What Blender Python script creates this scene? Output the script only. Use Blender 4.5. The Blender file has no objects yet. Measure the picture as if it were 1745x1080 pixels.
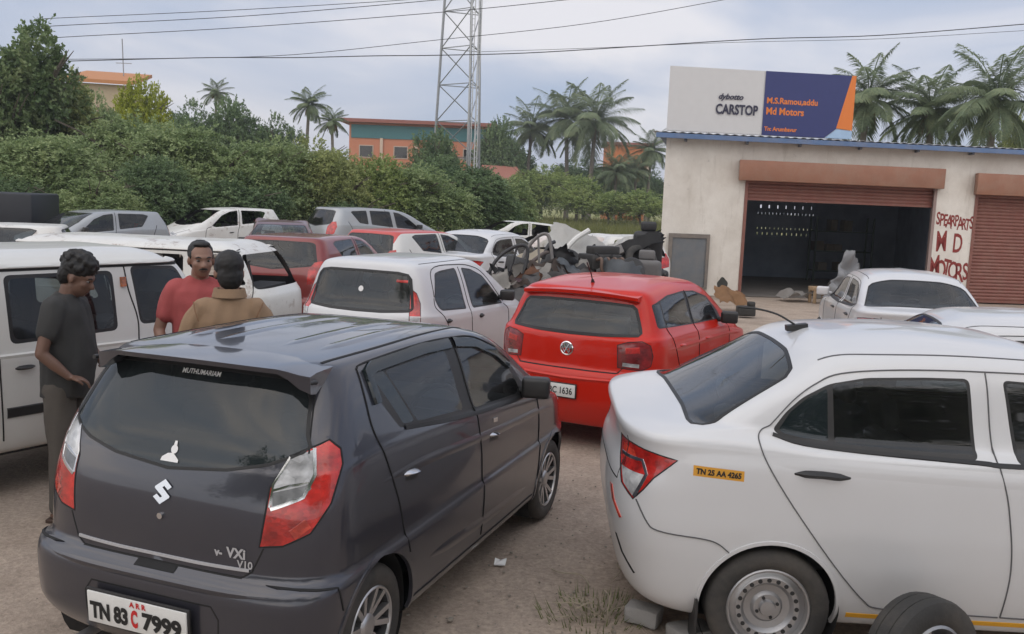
import bpy, bmesh, math, random
import numpy as np
from mathutils import Vector, Matrix, noise
from mathutils.bvhtree import BVHTree

# ------------------------------------------------------------------ camera, sky, sun, exposure
S = bpy.context.scene
COL = S.collection
R_ = math.radians
FPX, CAMH, PITCH, ROLL = 1557.0, 2.1226, R_(7.311), R_(2.3)
_fw = Vector((0, math.cos(PITCH), -math.sin(PITCH)))
_up0 = Vector((0, math.sin(PITCH), math.cos(PITCH)))
_rt = math.cos(ROLL) * Vector((1, 0, 0)) + math.sin(ROLL) * _up0
_up = -math.sin(ROLL) * Vector((1, 0, 0)) + math.cos(ROLL) * _up0
CAM = Vector((0, 0, CAMH))
cd = bpy.data.cameras.new('camera')
cam = bpy.data.objects.new('camera', cd)
COL.objects.link(cam)
m4 = Matrix((_rt, _up, -_fw)).transposed().to_4x4()
m4.translation = CAM
cam.matrix_world = m4
cd.sensor_width = 36.0
cd.lens = 36.0 * FPX / 1745.0
cd.clip_start, cd.clip_end = 0.05, 2000
S.camera = cam

SUN_EL, SUN_AZ = R_(42), R_(203)        # azimuth from +Y, clockwise
w = bpy.data.worlds.new('World'); S.world = w; w.use_nodes = True
nt = w.node_tree; N = nt.nodes; Lk = nt.links; N.clear()
out = N.new('ShaderNodeOutputWorld')
sky = N.new('ShaderNodeTexSky'); sky.sky_type = 'NISHITA'; sky.sun_disc = False
sky.sun_elevation = SUN_EL; sky.sun_rotation = SUN_AZ; sky.dust_density = 3.0
bg1 = N.new('ShaderNodeBackground'); bg1.inputs[1].default_value = 0.09
Lk.new(sky.outputs[0], bg1.inputs[0])
tc = N.new('ShaderNodeTexCoord')
mp = N.new('ShaderNodeMapping'); mp.inputs['Scale'].default_value = (1.0, 1.0, 3.4); mp.inputs['Location'].default_value = (3.1, 0.4, .2)
Lk.new(tc.outputs['Generated'], mp.inputs[0])
nz = N.new('ShaderNodeTexNoise'); nz.inputs['Scale'].default_value = 2.3; nz.inputs['Detail'].default_value = 5; nz.inputs['Roughness'].default_value = .52; nz.inputs['Distortion'].default_value = .4
Lk.new(mp.outputs[0], nz.inputs['Vector'])
cr = N.new('ShaderNodeValToRGB')
cr.color_ramp.elements[0].position = .36; cr.color_ramp.elements[0].color = (.345, .41, .545, 1)
cr.color_ramp.elements[1].position = .65; cr.color_ramp.elements[1].color = (.70, .68, .705, 1)
e = cr.color_ramp.elements.new(.5); e.color = (.455, .49, .59, 1)
Lk.new(nz.outputs['Fac'], cr.inputs[0])
bg2 = N.new('ShaderNodeBackground'); bg2.inputs[1].default_value = 0.90
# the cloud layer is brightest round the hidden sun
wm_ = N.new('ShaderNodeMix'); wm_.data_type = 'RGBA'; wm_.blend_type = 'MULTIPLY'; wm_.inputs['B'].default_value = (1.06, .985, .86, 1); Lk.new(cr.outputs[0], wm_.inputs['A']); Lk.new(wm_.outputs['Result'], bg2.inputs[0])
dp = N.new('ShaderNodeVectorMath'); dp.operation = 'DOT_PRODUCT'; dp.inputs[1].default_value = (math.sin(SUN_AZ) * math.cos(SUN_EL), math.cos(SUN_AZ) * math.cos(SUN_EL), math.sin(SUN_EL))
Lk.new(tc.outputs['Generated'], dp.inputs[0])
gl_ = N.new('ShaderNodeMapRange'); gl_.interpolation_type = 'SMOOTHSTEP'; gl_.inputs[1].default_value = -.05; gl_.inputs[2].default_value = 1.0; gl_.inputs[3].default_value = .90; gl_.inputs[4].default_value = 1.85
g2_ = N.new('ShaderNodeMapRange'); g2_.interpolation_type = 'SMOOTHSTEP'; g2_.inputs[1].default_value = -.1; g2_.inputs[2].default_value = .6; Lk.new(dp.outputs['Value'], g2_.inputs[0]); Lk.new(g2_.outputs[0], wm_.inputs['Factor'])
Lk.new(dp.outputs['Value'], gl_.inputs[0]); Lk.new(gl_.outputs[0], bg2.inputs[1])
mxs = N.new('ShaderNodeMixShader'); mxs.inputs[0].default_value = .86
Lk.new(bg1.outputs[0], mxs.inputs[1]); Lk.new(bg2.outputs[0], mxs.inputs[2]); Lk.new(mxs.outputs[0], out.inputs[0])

sd = bpy.data.lights.new('sun', 'SUN'); sd.energy = 0.6; sd.angle = R_(130); sd.color = (1, .96, .9)
sun = bpy.data.objects.new('sun', sd); COL.objects.link(sun)
sdir = Vector((math.sin(SUN_AZ) * math.cos(SUN_EL), math.cos(SUN_AZ) * math.cos(SUN_EL), math.sin(SUN_EL)))
sun.rotation_euler = sdir.to_track_quat('Z', 'Y').to_euler(); sun.location = sdir * 60

S.render.engine = 'CYCLES'
S.cycles.use_denoising = True
S.cycles.max_bounces = 8; S.cycles.transparent_max_bounces = 16; S.cycles.sample_clamp_indirect = 4
S.cycles.caustics_reflective = False; S.cycles.caustics_refractive = False
S.view_settings.view_transform = 'Standard'; S.view_settings.look = 'None'
S.view_settings.exposure = 0.56; S.view_settings.gamma = 1.0; S.view_settings.use_curve_mapping = False


def ray(px, py):
    d = _fw + (px - 872.5) / FPX * _rt - (py - 540) / FPX * _up
    return d
def at(px, py, Y):
    d = ray(px, py); return CAM + d * (Y / d.y)
def ground(px, py, z=0.0):
    d = ray(px, py); return CAM + d * ((z - CAMH) / d.z)

# ------------------------------------------------------------------ materials
MATS = {}
def principled(name):
    m = bpy.data.materials.new(name); m.use_nodes = True
    return m, m.node_tree.nodes, m.node_tree.links, m.node_tree.nodes['Principled BSDF'], m.node_tree.nodes['Material Output']
def ramp(N, a, b, ca=(0, 0, 0, 1), cb=(1, 1, 1, 1)):
    r = N.new('ShaderNodeValToRGB'); e = r.color_ramp.elements
    e[0].position, e[1].position = a, b; e[0].color, e[1].color = ca, cb
    return r
def noisef(N, L, scale, detail=5, rough=.6, coord='Object', vec=None):
    t = N.new('ShaderNodeTexNoise'); t.inputs['Scale'].default_value = scale
    t.inputs['Detail'].default_value = detail; t.inputs['Roughness'].default_value = rough
    if vec is None:
        c = N.new('ShaderNodeTexCoord'); vec = c.outputs[coord]
    L.new(vec, t.inputs['Vector']); return t
def mixc(N, L, fac, a, b):
    m = N.new('ShaderNodeMix'); m.data_type = 'RGBA'
    for s, v in ((m.inputs['Factor'], fac), (m.inputs['A'], a), (m.inputs['B'], b)):
        if isinstance(v, (int, float)): s.default_value = v
        elif isinstance(v, tuple): s.default_value = v if len(v) == 4 else (*v, 1)
        else: L.new(v, s)
    return m.outputs['Result']
def c4(c): return (*c, 1)

def simple(name, col, rough=.5, metal=0., coat=0., var=.12, vscale=6., bump=0., bscale=30., dust=0., dustc=(.32, .26, .2), spec=.5):
    """principled with noise-varied colour and optional dust and bump"""
    if name in MATS: return MATS[name]
    m, N, L, b, o = principled(name)
    t = noisef(N, L, vscale)
    lo = tuple(max(0, c * (1 - var)) for c in col); hi = tuple(min(1, c * (1 + var)) for c in col)
    c = mixc(N, L, t.outputs['Fac'], c4(lo), c4(hi))
    if dust:
        t2 = noisef(N, L, 2.7, 8, .7); r = ramp(N, .42, .75); L.new(t2.outputs['Fac'], r.inputs[0])
        mm = N.new('ShaderNodeMath'); mm.operation = 'MULTIPLY'; mm.inputs[1].default_value = dust
        L.new(r.outputs[0], mm.inputs[0]); c = mixc(N, L, mm.outputs[0], c, c4(dustc))
    L.new(c, b.inputs['Base Color'])
    b.inputs['Roughness'].default_value = rough; b.inputs['Metallic'].default_value = metal
    b.inputs['Coat Weight'].default_value = coat; b.inputs['Coat Roughness'].default_value = .06
    b.inputs['Specular IOR Level'].default_value = spec
    if bump:
        t3 = noisef(N, L, bscale, 6, .65); bp = N.new('ShaderNodeBump'); bp.inputs['Strength'].default_value = bump
        bp.inputs['Distance'].default_value = .02; L.new(t3.outputs['Fac'], bp.inputs['Height']); L.new(bp.outputs[0], b.inputs['Normal'])
    MATS[name] = m; return m

def paint(name, col, rough=.32, metal=0., coat=.8, dust=.25, rust=0., dustc=(.34, .29, .24), wave=.03, spec=.5):
    """car paint: clear coat, road dust gathering low down and in blotches, dark lining on the inside"""
    if name in MATS: return MATS[name]
    m, N, L, b, o = principled(name)
    tcn = N.new('ShaderNodeTexCoord')
    t2 = noisef(N, L, 1.6, 9, .68, vec=tcn.outputs['Object']); r = ramp(N, .40, .78); L.new(t2.outputs['Fac'], r.inputs[0])
    sp = N.new('ShaderNodeSeparateXYZ'); L.new(tcn.outputs['Object'], sp.inputs[0])
    hz = N.new('ShaderNodeMapRange'); hz.inputs[1].default_value = .75; hz.inputs[2].default_value = .2; hz.inputs[3].default_value = 0; hz.inputs[4].default_value = 1.1
    L.new(sp.outputs[2], hz.inputs[0])
    ad = N.new('ShaderNodeMath'); ad.operation = 'ADD'; L.new(r.outputs[0], ad.inputs[0]); L.new(hz.outputs[0], ad.inputs[1])
    mm = N.new('ShaderNodeMath'); mm.operation = 'MULTIPLY'; mm.inputs[1].default_value = dust; mm.use_clamp = True
    L.new(ad.outputs[0], mm.inputs[0])
    c = mixc(N, L, mm.outputs[0], c4(col), c4(dustc))
    if rust:
        t4 = noisef(N, L, 4.5, 10, .72, vec=tcn.outputs['Object']); r4 = ramp(N, .58 - .14 * rust, .66 - .10 * rust); L.new(t4.outputs['Fac'], r4.inputs[0])
        mr = N.new('ShaderNodeMath'); mr.operation = 'MULTIPLY'; mr.inputs[1].default_value = min(1, .4 + rust); L.new(r4.outputs[0], mr.inputs[0])
        c = mixc(N, L, mr.outputs[0], c, (.16, .08, .045))
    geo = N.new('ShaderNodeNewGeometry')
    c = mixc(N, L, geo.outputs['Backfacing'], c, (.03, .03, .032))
    L.new(c, b.inputs['Base Color'])
    rr = N.new('ShaderNodeMapRange'); rr.inputs[3].default_value = rough; rr.inputs[4].default_value = min(.9, rough + .35); L.new(mm.outputs[0], rr.inputs[0])
    L.new(rr.outputs[0], b.inputs['Roughness'])
    b.inputs['Metallic'].default_value = metal; b.inputs['Specular IOR Level'].default_value = spec
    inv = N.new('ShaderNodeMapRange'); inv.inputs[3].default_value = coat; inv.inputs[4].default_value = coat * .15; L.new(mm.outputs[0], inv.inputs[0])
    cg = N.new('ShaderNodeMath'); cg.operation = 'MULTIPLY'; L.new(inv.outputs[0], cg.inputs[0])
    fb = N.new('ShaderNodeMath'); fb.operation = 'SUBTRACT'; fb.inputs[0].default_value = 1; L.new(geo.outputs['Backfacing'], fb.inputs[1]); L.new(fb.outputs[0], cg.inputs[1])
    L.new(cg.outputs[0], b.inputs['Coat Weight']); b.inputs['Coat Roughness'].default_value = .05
    if wave:
        t5 = noisef(N, L, 2.2, 2, .5, vec=tcn.outputs['Object']); bp = N.new('ShaderNodeBump'); bp.inputs['Strength'].default_value = wave; bp.inputs['Distance'].default_value = .08
        L.new(t5.outputs['Fac'], bp.inputs['Height']); L.new(bp.outputs[0], b.inputs['Normal']); L.new(bp.outputs[0], b.inputs['Coat Normal'])
    MATS[name] = m; return m

def glass(name, tint=(.30, .33, .34), film=(.02, .022, .025), body=.15, dust=.05):
    """window glass: see-through tint + dark film + dust, mirror reflection by fresnel"""
    if name in MATS: return MATS[name]
    m, N, L, b, o = principled(name); N.remove(b)
    tr = N.new('ShaderNodeBsdfTransparent'); tr.inputs[0].default_value = c4(tint)
    df = N.new('ShaderNodeBsdfDiffuse'); df.inputs[0].default_value = c4(film)
    du = N.new('ShaderNodeBsdfDiffuse'); du.inputs[0].default_value = (.36, .34, .31, 1)
    gl = N.new('ShaderNodeBsdfGlossy'); gl.inputs['Roughness'].default_value = .03; gl.inputs[0].default_value = (.95, .97, 1, 1)
    m1 = N.new('ShaderNodeMixShader'); m1.inputs[0].default_value = body; L.new(tr.outputs[0], m1.inputs[1]); L.new(df.outputs[0], m1.inputs[2])
    t = noisef(N, L, 3.5, 8, .7); r = ramp(N, .3, .85); L.new(t.outputs['Fac'], r.inputs[0])
    mm = N.new('ShaderNodeMath'); mm.operation = 'MULTIPLY'; mm.inputs[1].default_value = dust; L.new(r.outputs[0], mm.inputs[0])
    m2 = N.new('ShaderNodeMixShader'); L.new(mm.outputs[0], m2.inputs[0]); L.new(m1.outputs[0], m2.inputs[1]); L.new(du.outputs[0], m2.inputs[2])
    fr = N.new('ShaderNodeFresnel'); fr.inputs[0].default_value = 1.52
    t5 = noisef(N, L, 1.8, 2, .5); bp = N.new('ShaderNodeBump'); bp.inputs['Strength'].default_value = .05; bp.inputs['Distance'].default_value = .1
    L.new(t5.outputs['Fac'], bp.inputs['Height']); L.new(bp.outputs[0], gl.inputs['Normal'])
    m3 = N.new('ShaderNodeMixShader'); L.new(fr.outputs[0], m3.inputs[0]); L.new(m2.outputs[0], m3.inputs[1]); L.new(gl.outputs[0], m3.inputs[2])
    L.new(m3.outputs[0], o.inputs[0]); MATS[name] = m; return m

def lens(name, col, rough=.10, ribs=60.):
    """lamp lens: facetted reflector seen through coloured plastic"""
    if name in MATS: return MATS[name]
    m, N, L, b, o = principled(name); cc = N.new('ShaderNodeTexCoord'); v = cc.outputs['Object']
    mp = N.new('ShaderNodeMapping'); mp.inputs['Scale'].default_value = (1, 1, 1.6); L.new(v, mp.inputs[0])
    vo = N.new('ShaderNodeTexVoronoi'); vo.inputs['Scale'].default_value = ribs * .75; L.new(mp.outputs[0], vo.inputs['Vector'])
    t = noisef(N, L, 11, 3, .5, vec=v); sc = N.new('ShaderNodeSeparateColor'); L.new(vo.outputs['Color'], sc.inputs[0])
    ad = N.new('ShaderNodeMath'); ad.operation = 'MULTIPLY_ADD'; ad.inputs[1].default_value = .14; L.new(sc.outputs[0], ad.inputs[0])
    m5 = N.new('ShaderNodeMath'); m5.operation = 'MULTIPLY'; m5.inputs[1].default_value = 1.0; L.new(t.outputs['Fac'], m5.inputs[0]); L.new(m5.outputs[0], ad.inputs[2])
    r = ramp(N, .36, .86, c4(tuple(x * .42 for x in col)), c4(tuple(min(1, x * 1.5) for x in col))); L.new(ad.outputs[0], r.inputs[0])
    L.new(r.outputs[0], b.inputs['Base Color']); b.inputs['Roughness'].default_value = .25
    b.inputs['Coat Weight'].default_value = 1; b.inputs['Coat Roughness'].default_value = .03
    bp = N.new('ShaderNodeBump'); bp.inputs['Strength'].default_value = .10; bp.inputs['Distance'].default_value = .004
    L.new(vo.outputs['Distance'], bp.inputs['Height']); L.new(bp.outputs[0], b.inputs['Normal'])
    MATS[name] = m; return m

def leafmat(name, a, b2, c3, trans=.35):
    if name in MATS: return MATS[name]
    m, N, L, b, o = principled(name)
    t = noisef(N, L, .9, 3, .6); t2 = noisef(N, L, 14., 2, .5)
    r = N.new('ShaderNodeValToRGB'); e = r.color_ramp.elements
    e[0].position, e[0].color = .36, c4(a); e[1].position, e[1].color = .66, c4(c3); x = e.new(.5); x.color = c4(b2)
    ad = N.new('ShaderNodeMath'); ad.operation = 'MULTIPLY_ADD'; ad.inputs[1].default_value = .45; L.new(t2.outputs['Fac'], ad.inputs[0])
    sc = N.new('ShaderNodeMath'); sc.operation = 'MULTIPLY'; sc.inputs[1].default_value = .55; L.new(t.outputs['Fac'], sc.inputs[0]); L.new(sc.outputs[0], ad.inputs[2])
    L.new(ad.outputs[0], r.inputs[0])
    L.new(r.outputs[0], b.inputs['Base Color']); b.inputs['Roughness'].default_value = .55; b.inputs['Specular IOR Level'].default_value = .25
    tl = N.new('ShaderNodeBsdfTranslucent'); L.new(r.outputs[0], tl.inputs[0])
    mx = N.new('ShaderNodeMixShader'); mx.inputs[0].default_value = trans; L.new(b.outputs[0], mx.inputs[1]); L.new(tl.outputs[0], mx.inputs[2]); L.new(mx.outputs[0], o.inputs[0])
    MATS[name] = m; return m

M = dict(
    rubber=simple('rubber', (.028, .027, .026), .75, dust=.35, dustc=(.2, .17, .14), bump=.15, bscale=60),
    black=simple('black_plastic', (.016, .016, .017), .45, dust=.12, dustc=(.15, .13, .12)),
    seal=simple('window_seal', (.012, .012, .013), .5),
    gap=simple('panel_gap', (.01, .01, .011), .8),
    well=simple('wheel_well', (.012, .011, .011), .95),
    chrome=simple('chrome', (.72, .72, .73), .12, metal=1., var=.04),
    alloy=simple('alloy', (.48, .48, .49), .32, metal=.85, dust=.25),
    steel=simple('steel_rim', (.40, .40, .41), .38, metal=.8, dust=.2),
    darkalloy=simple('dark_recess', (.02, .02, .021), .6),
    red=lens('red_lens', (.50, .018, .012)), dred=lens('dark_red_lens', (.22, .012, .014)), clear=lens('clear_lens', (.50, .51, .52), ribs=30), amber=lens('amber_lens', (.55, .14, .02)),
    hotred=lens('bright_red_lens', (.75, .06, .03)),
    dark_glass=glass('dark_glass'), film_glass=glass('film_glass', (.10, .115, .125), (.022, .034, .040), .50, .05),
    clear_glass=glass('clear_glass', (.62, .68, .67), (.05, .05, .05), .05, .06), grey_glass=glass('grey_glass', (.55, .61, .62), (.06, .075, .08), .10, .10),
    cloth=simple('seat_cloth', (.05, .05, .055), .9), seat_tan=simple('seat_beige', (.30, .25, .2), .9), dash=simple('dashboard', (.03, .03, .032), .7),
    plate=simple('plate_white', (.72, .72, .70), .5, dust=.15), platey=simple('plate_yellow', (.62, .30, .03), .5),
    ink=simple('plate_ink', (.012, .012, .012), .6), inkred=simple('ink_red', (.55, .02, .02), .6), white=simple('decal_white', (.8, .8, .8), .5),
)

# ------------------------------------------------------------------ objects
def link(o, parent=None):
    COL.objects.link(o)
    if parent is not None: o.parent = parent
    return o
def tag(o, label=None, cat=None, group=None, kind=None):
    if label: o['label'] = label
    if cat: o['category'] = cat
    if group: o['group'] = group
    if kind: o['kind'] = kind
    return o
def empty(name, loc, rz=0., label=None, cat=None, group=None):
    o = bpy.data.objects.new(name, None); o.empty_display_size = .3
    o.location = loc; o.rotation_euler = (0, 0, rz); link(o)
    return tag(o, label, cat, group)
def mesh_obj(name, me, mat, parent=None):
    me.materials.clear(); me.materials.append(mat)
    return link(bpy.data.objects.new(name, me), parent)
def np_mesh(name, V, F, smooth=False):
    """V (n,3), F (m,k) arrays"""
    V = np.asarray(V, np.float32); F = np.asarray(F, np.int32)
    me = bpy.data.meshes.new(name); k = F.shape[1]
    me.vertices.add(len(V)); me.vertices.foreach_set('co', V.ravel())
    me.loops.add(F.size); me.loops.foreach_set('vertex_index', F.ravel())
    me.polygons.add(len(F)); me.polygons.foreach_set('loop_start', np.arange(0, F.size, k, dtype=np.int32))
    if smooth: me.polygons.foreach_set('use_smooth', np.ones(len(F), bool))
    me.update(calc_edges=True); me.validate(); return me
def frame_z(d):
    d = Vector(d).normalized(); a = Vector((0, 0, 1)) if abs(d.z) < .9 else Vector((1, 0, 0))
    u = d.cross(a).normalized(); v = d.cross(u).normalized(); return d, u, v

class MB:
    """collects shapes, links them as one mesh object"""
    def __init__(s): s.v = []; s.f = []
    def add(s, vs, fs):
        o = len(s.v); s.v += [tuple(x) for x in vs]; s.f += [tuple(i + o for i in f) for f in fs]; return s
    def hexa(s, p):
        return s.add(p, [(0, 3, 2, 1), (4, 5, 6, 7), (0, 1, 5, 4), (1, 2, 6, 5), (2, 3, 7, 6), (3, 0, 4, 7)])
    def box(s, c, d, rot=None):
        h = [x / 2 for x in d]; P = [Vector((sx * h[0], sy * h[1], sz * h[2])) for sz in (-1, 1) for sx, sy in ((-1, -1), (1, -1), (1, 1), (-1, 1))]
        if rot is not None: P = [rot @ q for q in P]
        return s.hexa([q + Vector(c) for q in P])
    def tube(s, path, rad, n=8, cap=True, ell=None):
        path = [Vector(p) for p in path]; k = len(path)
        if isinstance(rad, (int, float)): rad = [rad] * k
        vs = []; fs = []; u = None
        for i, p in enumerate(path):
            d = (path[min(i + 1, k - 1)] - path[max(i - 1, 0)]); d = d.normalized() if d.length > 0 else Vector((0, 0, 1))
            if u is None: _, u, v = frame_z(d)
            else:
                u = (u - d * u.dot(d)); u = u.normalized() if u.length > 1e-6 else frame_z(d)[1]; v = d.cross(u)
            for j in range(n):
                a = 2 * math.pi * j / n; vs.append(p + u * (rad[i] * math.cos(a)) + v * (rad[i] * math.sin(a)))
        for i in range(k - 1):
            for j in range(n): fs.append((i * n + j, i * n + (j + 1) % n, (i + 1) * n + (j + 1) % n, (i + 1) * n + j))
        if cap: fs.append(tuple(range(n))[::-1]); fs.append(tuple((k - 1) * n + j for j in range(n)))
        return s.add(vs, fs)
    def cyl(s, a, b, r0, r1=None, n=12): return s.tube([a, b], [r0, r1 if r1 is not None else r0], n)
    def lathe(s, prof, c, axis, n=32):
        """prof = list (r, h); closed profile not capped"""
        d, u, v = frame_z(axis); c = Vector(c); k = len(prof); vs = []; fs = []
        for r, h in prof:
            for j in range(n):
                a = 2 * math.pi * j / n; vs.append(c + d * h + u * (r * math.cos(a)) + v * (r * math.sin(a)))
        for i in range(k - 1):
            for j in range(n): fs.append((i * n + j, (i + 1) * n + j, (i + 1) * n + (j + 1) % n, i * n + (j + 1) % n))
        return s.add(vs, fs)
    def ell(s, c, r, rot=None, nu=16, nv=10):
        vs = []; fs = []
        for i in range(nv + 1):
            t = math.pi * i / nv
            for j in range(nu):
                a = 2 * math.pi * j / nu; q = Vector((r[0] * math.sin(t) * math.cos(a), r[1] * math.sin(t) * math.sin(a), r[2] * math.cos(t)))
                vs.append((rot @ q if rot is not None else q) + Vector(c))
        for i in range(nv):
            for j in range(nu): fs.append((i * nu + j, (i + 1) * nu + j, (i + 1) * nu + (j + 1) % nu, i * nu + (j + 1) % nu))
        return s.add(vs, fs)
    def prism(s, pts, off):
        """flat polygon pts (3d) extruded by vector off"""
        n = len(pts); P = [Vector(p) for p in pts]; Q = [p + Vector(off) for p in P]
        return s.add(P + Q, [tuple(range(n))[::-1], tuple(range(n, 2 * n))] + [(i, (i + 1) % n, n + (i + 1) % n, n + i) for i in range(n)])
    def mesh(s, name, bevel=0., smooth=True, seg=2, dent=0., dscale=3., seed=0.):
        bm = bmesh.new(); vs = [bm.verts.new(v) for v in s.v]
        for f in s.f:
            try: bm.faces.new([vs[i] for i in f])
            except ValueError: pass
        bmesh.ops.remove_doubles(bm, verts=bm.verts, dist=1e-5)
        bmesh.ops.recalc_face_normals(bm, faces=bm.faces)
        if bevel:
            ed = [e for e in bm.edges if len(e.link_faces) == 2 and e.calc_face_angle(0) > .6]
            bmesh.ops.bevel(bm, geom=ed, offset=bevel, segments=seg, affect='EDGES', profile=.5, clamp_overlap=True)
        if dent:
            bmesh.ops.subdivide_edges(bm, edges=[e for e in bm.edges if e.calc_length() > .08], cuts=2, use_grid_fill=True)
            for v in bm.verts:
                n = noise.noise_vector(v.co * dscale + Vector((seed, seed * 1.7, 0))); v.co += n * dent
        for f in bm.faces: f.smooth = smooth
        me = bpy.data.meshes.new(name); bm.to_mesh(me); bm.free()
        if smooth:
            try: me.set_sharp_from_angle(angle=R_(38))
            except Exception: pass
        return me
    def build(s, name, mat, parent=None, **k):
        return mesh_obj(name, s.mesh(name, **k), mat, parent)

def text_mesh(txt, size=1., bold=0., extrude=0., align='CENTER', shear=0., space=1.):
    cu = bpy.data.curves.new('lettering', 'FONT'); cu.body = txt; cu.size = size; cu.align_x = align; cu.align_y = 'CENTER'
    cu.offset = bold; cu.extrude = extrude; cu.shear = shear; cu.space_character = space; cu.resolution_u = 3
    o = bpy.data.objects.new('lettering', cu); COL.objects.link(o)
    dg = bpy.context.evaluated_depsgraph_get(); dg.update()
    me = bpy.data.meshes.new_from_object(o.evaluated_get(dg)); bpy.data.objects.remove(o); bpy.data.curves.remove(cu)
    return me

def fit_text(txt, w, h, bold=.0, shear=0.):
    """lettering scaled to a given overall width and letter height, centred"""
    me = text_mesh(txt, 1., bold / h, 0, 'CENTER', shear)
    xs = [v.co.x for v in me.vertices]; ys = [v.co.y for v in me.vertices]; cx, cy = (min(xs) + max(xs)) / 2, (min(ys) + max(ys)) / 2; sx, sy = w / (max(xs) - min(xs)), h / (max(ys) - min(ys))
    for v in me.vertices: v.co = ((v.co.x - cx) * sx, (v.co.y - cy) * sy, 0)
    return me

def rounded(poly, r=.04, seg=5):
    """round the corners of a 2-D polygon"""
    poly = [q for i, q in enumerate(poly) if abs(q[0] - poly[i - 1][0]) + abs(q[1] - poly[i - 1][1]) > 1e-6]
    n = len(poly); out = []
    for i in range(n):
        p0, p, p1 = (np.array(poly[j % n], float) for j in (i - 1, i, i + 1))
        a, b = p0 - p, p1 - p; la, lb = np.linalg.norm(a), np.linalg.norm(b)
        d = min(r, la * .45, lb * .45); a, b = p + a / la * d, p + b / lb * d
        for k in range(seg + 1):
            t = k / seg; out.append(tuple((1 - t) ** 2 * a + 2 * t * (1 - t) * p + t * t * b))
    return out
def smooth_path(pts, n=6):
    P = [np.array(p, float) for p in pts]; P = [2 * P[0] - P[1]] + P + [2 * P[-1] - P[-2]]; out = []
    for i in range(1, len(P) - 2):
        for k in range(n):
            t = k / n; a, b, c, d = P[i - 1:i + 3]
            out.append(tuple(.5 * (2 * b + (c - a) * t + (2 * a - 5 * b + 4 * c - d) * t * t + (3 * b - a - 3 * c + d) * t ** 3)))
    out.append(tuple(P[-2])); return out
def inpoly(x, y, poly):
    c = False; j = len(poly) - 1
    for i in range(len(poly)):
        xi, yi = poly[i]; xj, yj = poly[j]
        if (yi > y) != (yj > y) and x < (xj - xi) * (y - yi) / (yj - yi) + xi: c = not c
        j = i
    return c

# ------------------------------------------------------------------ vehicle builder
def pchip(t, Y, tt):
    """monotone cubic through rows Y (K, m) at knots t"""
    h = np.diff(t); d = np.diff(Y, axis=0) / h[:, None]; K = len(t)
    m = np.zeros_like(Y)
    for k in range(1, K - 1):
        a, b = d[k - 1], d[k]; w1, w2 = 2 * h[k] + h[k - 1], h[k] + 2 * h[k - 1]
        ok = a * b > 0
        with np.errstate(divide='ignore', invalid='ignore'):
            v = (w1 + w2) / (w1 / a + w2 / b)
        m[k] = np.where(ok, v, 0)
    m[0], m[-1] = d[0], d[-1]
    i = np.clip(np.searchsorted(t, tt, side='right') - 1, 0, K - 2)
    s = ((tt - t[i]) / h[i])[:, None]; H = h[i][:, None]
    return (2 * s**3 - 3 * s**2 + 1) * Y[i] + (s**3 - 2 * s**2 + s) * H * m[i] + (-2 * s**3 + 3 * s**2) * Y[i + 1] + (s**3 - s**2) * H * m[i + 1]

def r(z, xr, xf, w, ar=.5, nr=3.2, af=.8, nf=2.8): return dict(z=z, xr=xr, xf=xf, w=w, ar=ar, nr=nr, af=af, nf=nf)

def quarter(a, w, n, cnt):
    t = np.linspace(0, math.pi / 2, 400); x = a * (1 - np.cos(t) ** (2 / n)); y = w * np.sin(t) ** (2 / n)
    L = np.concatenate([[0], np.cumsum(np.hypot(np.diff(x), np.diff(y)))]); q = np.linspace(0, L[-1], cnt + 1)
    return np.interp(q, L, x), np.interp(q, L, y)

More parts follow.
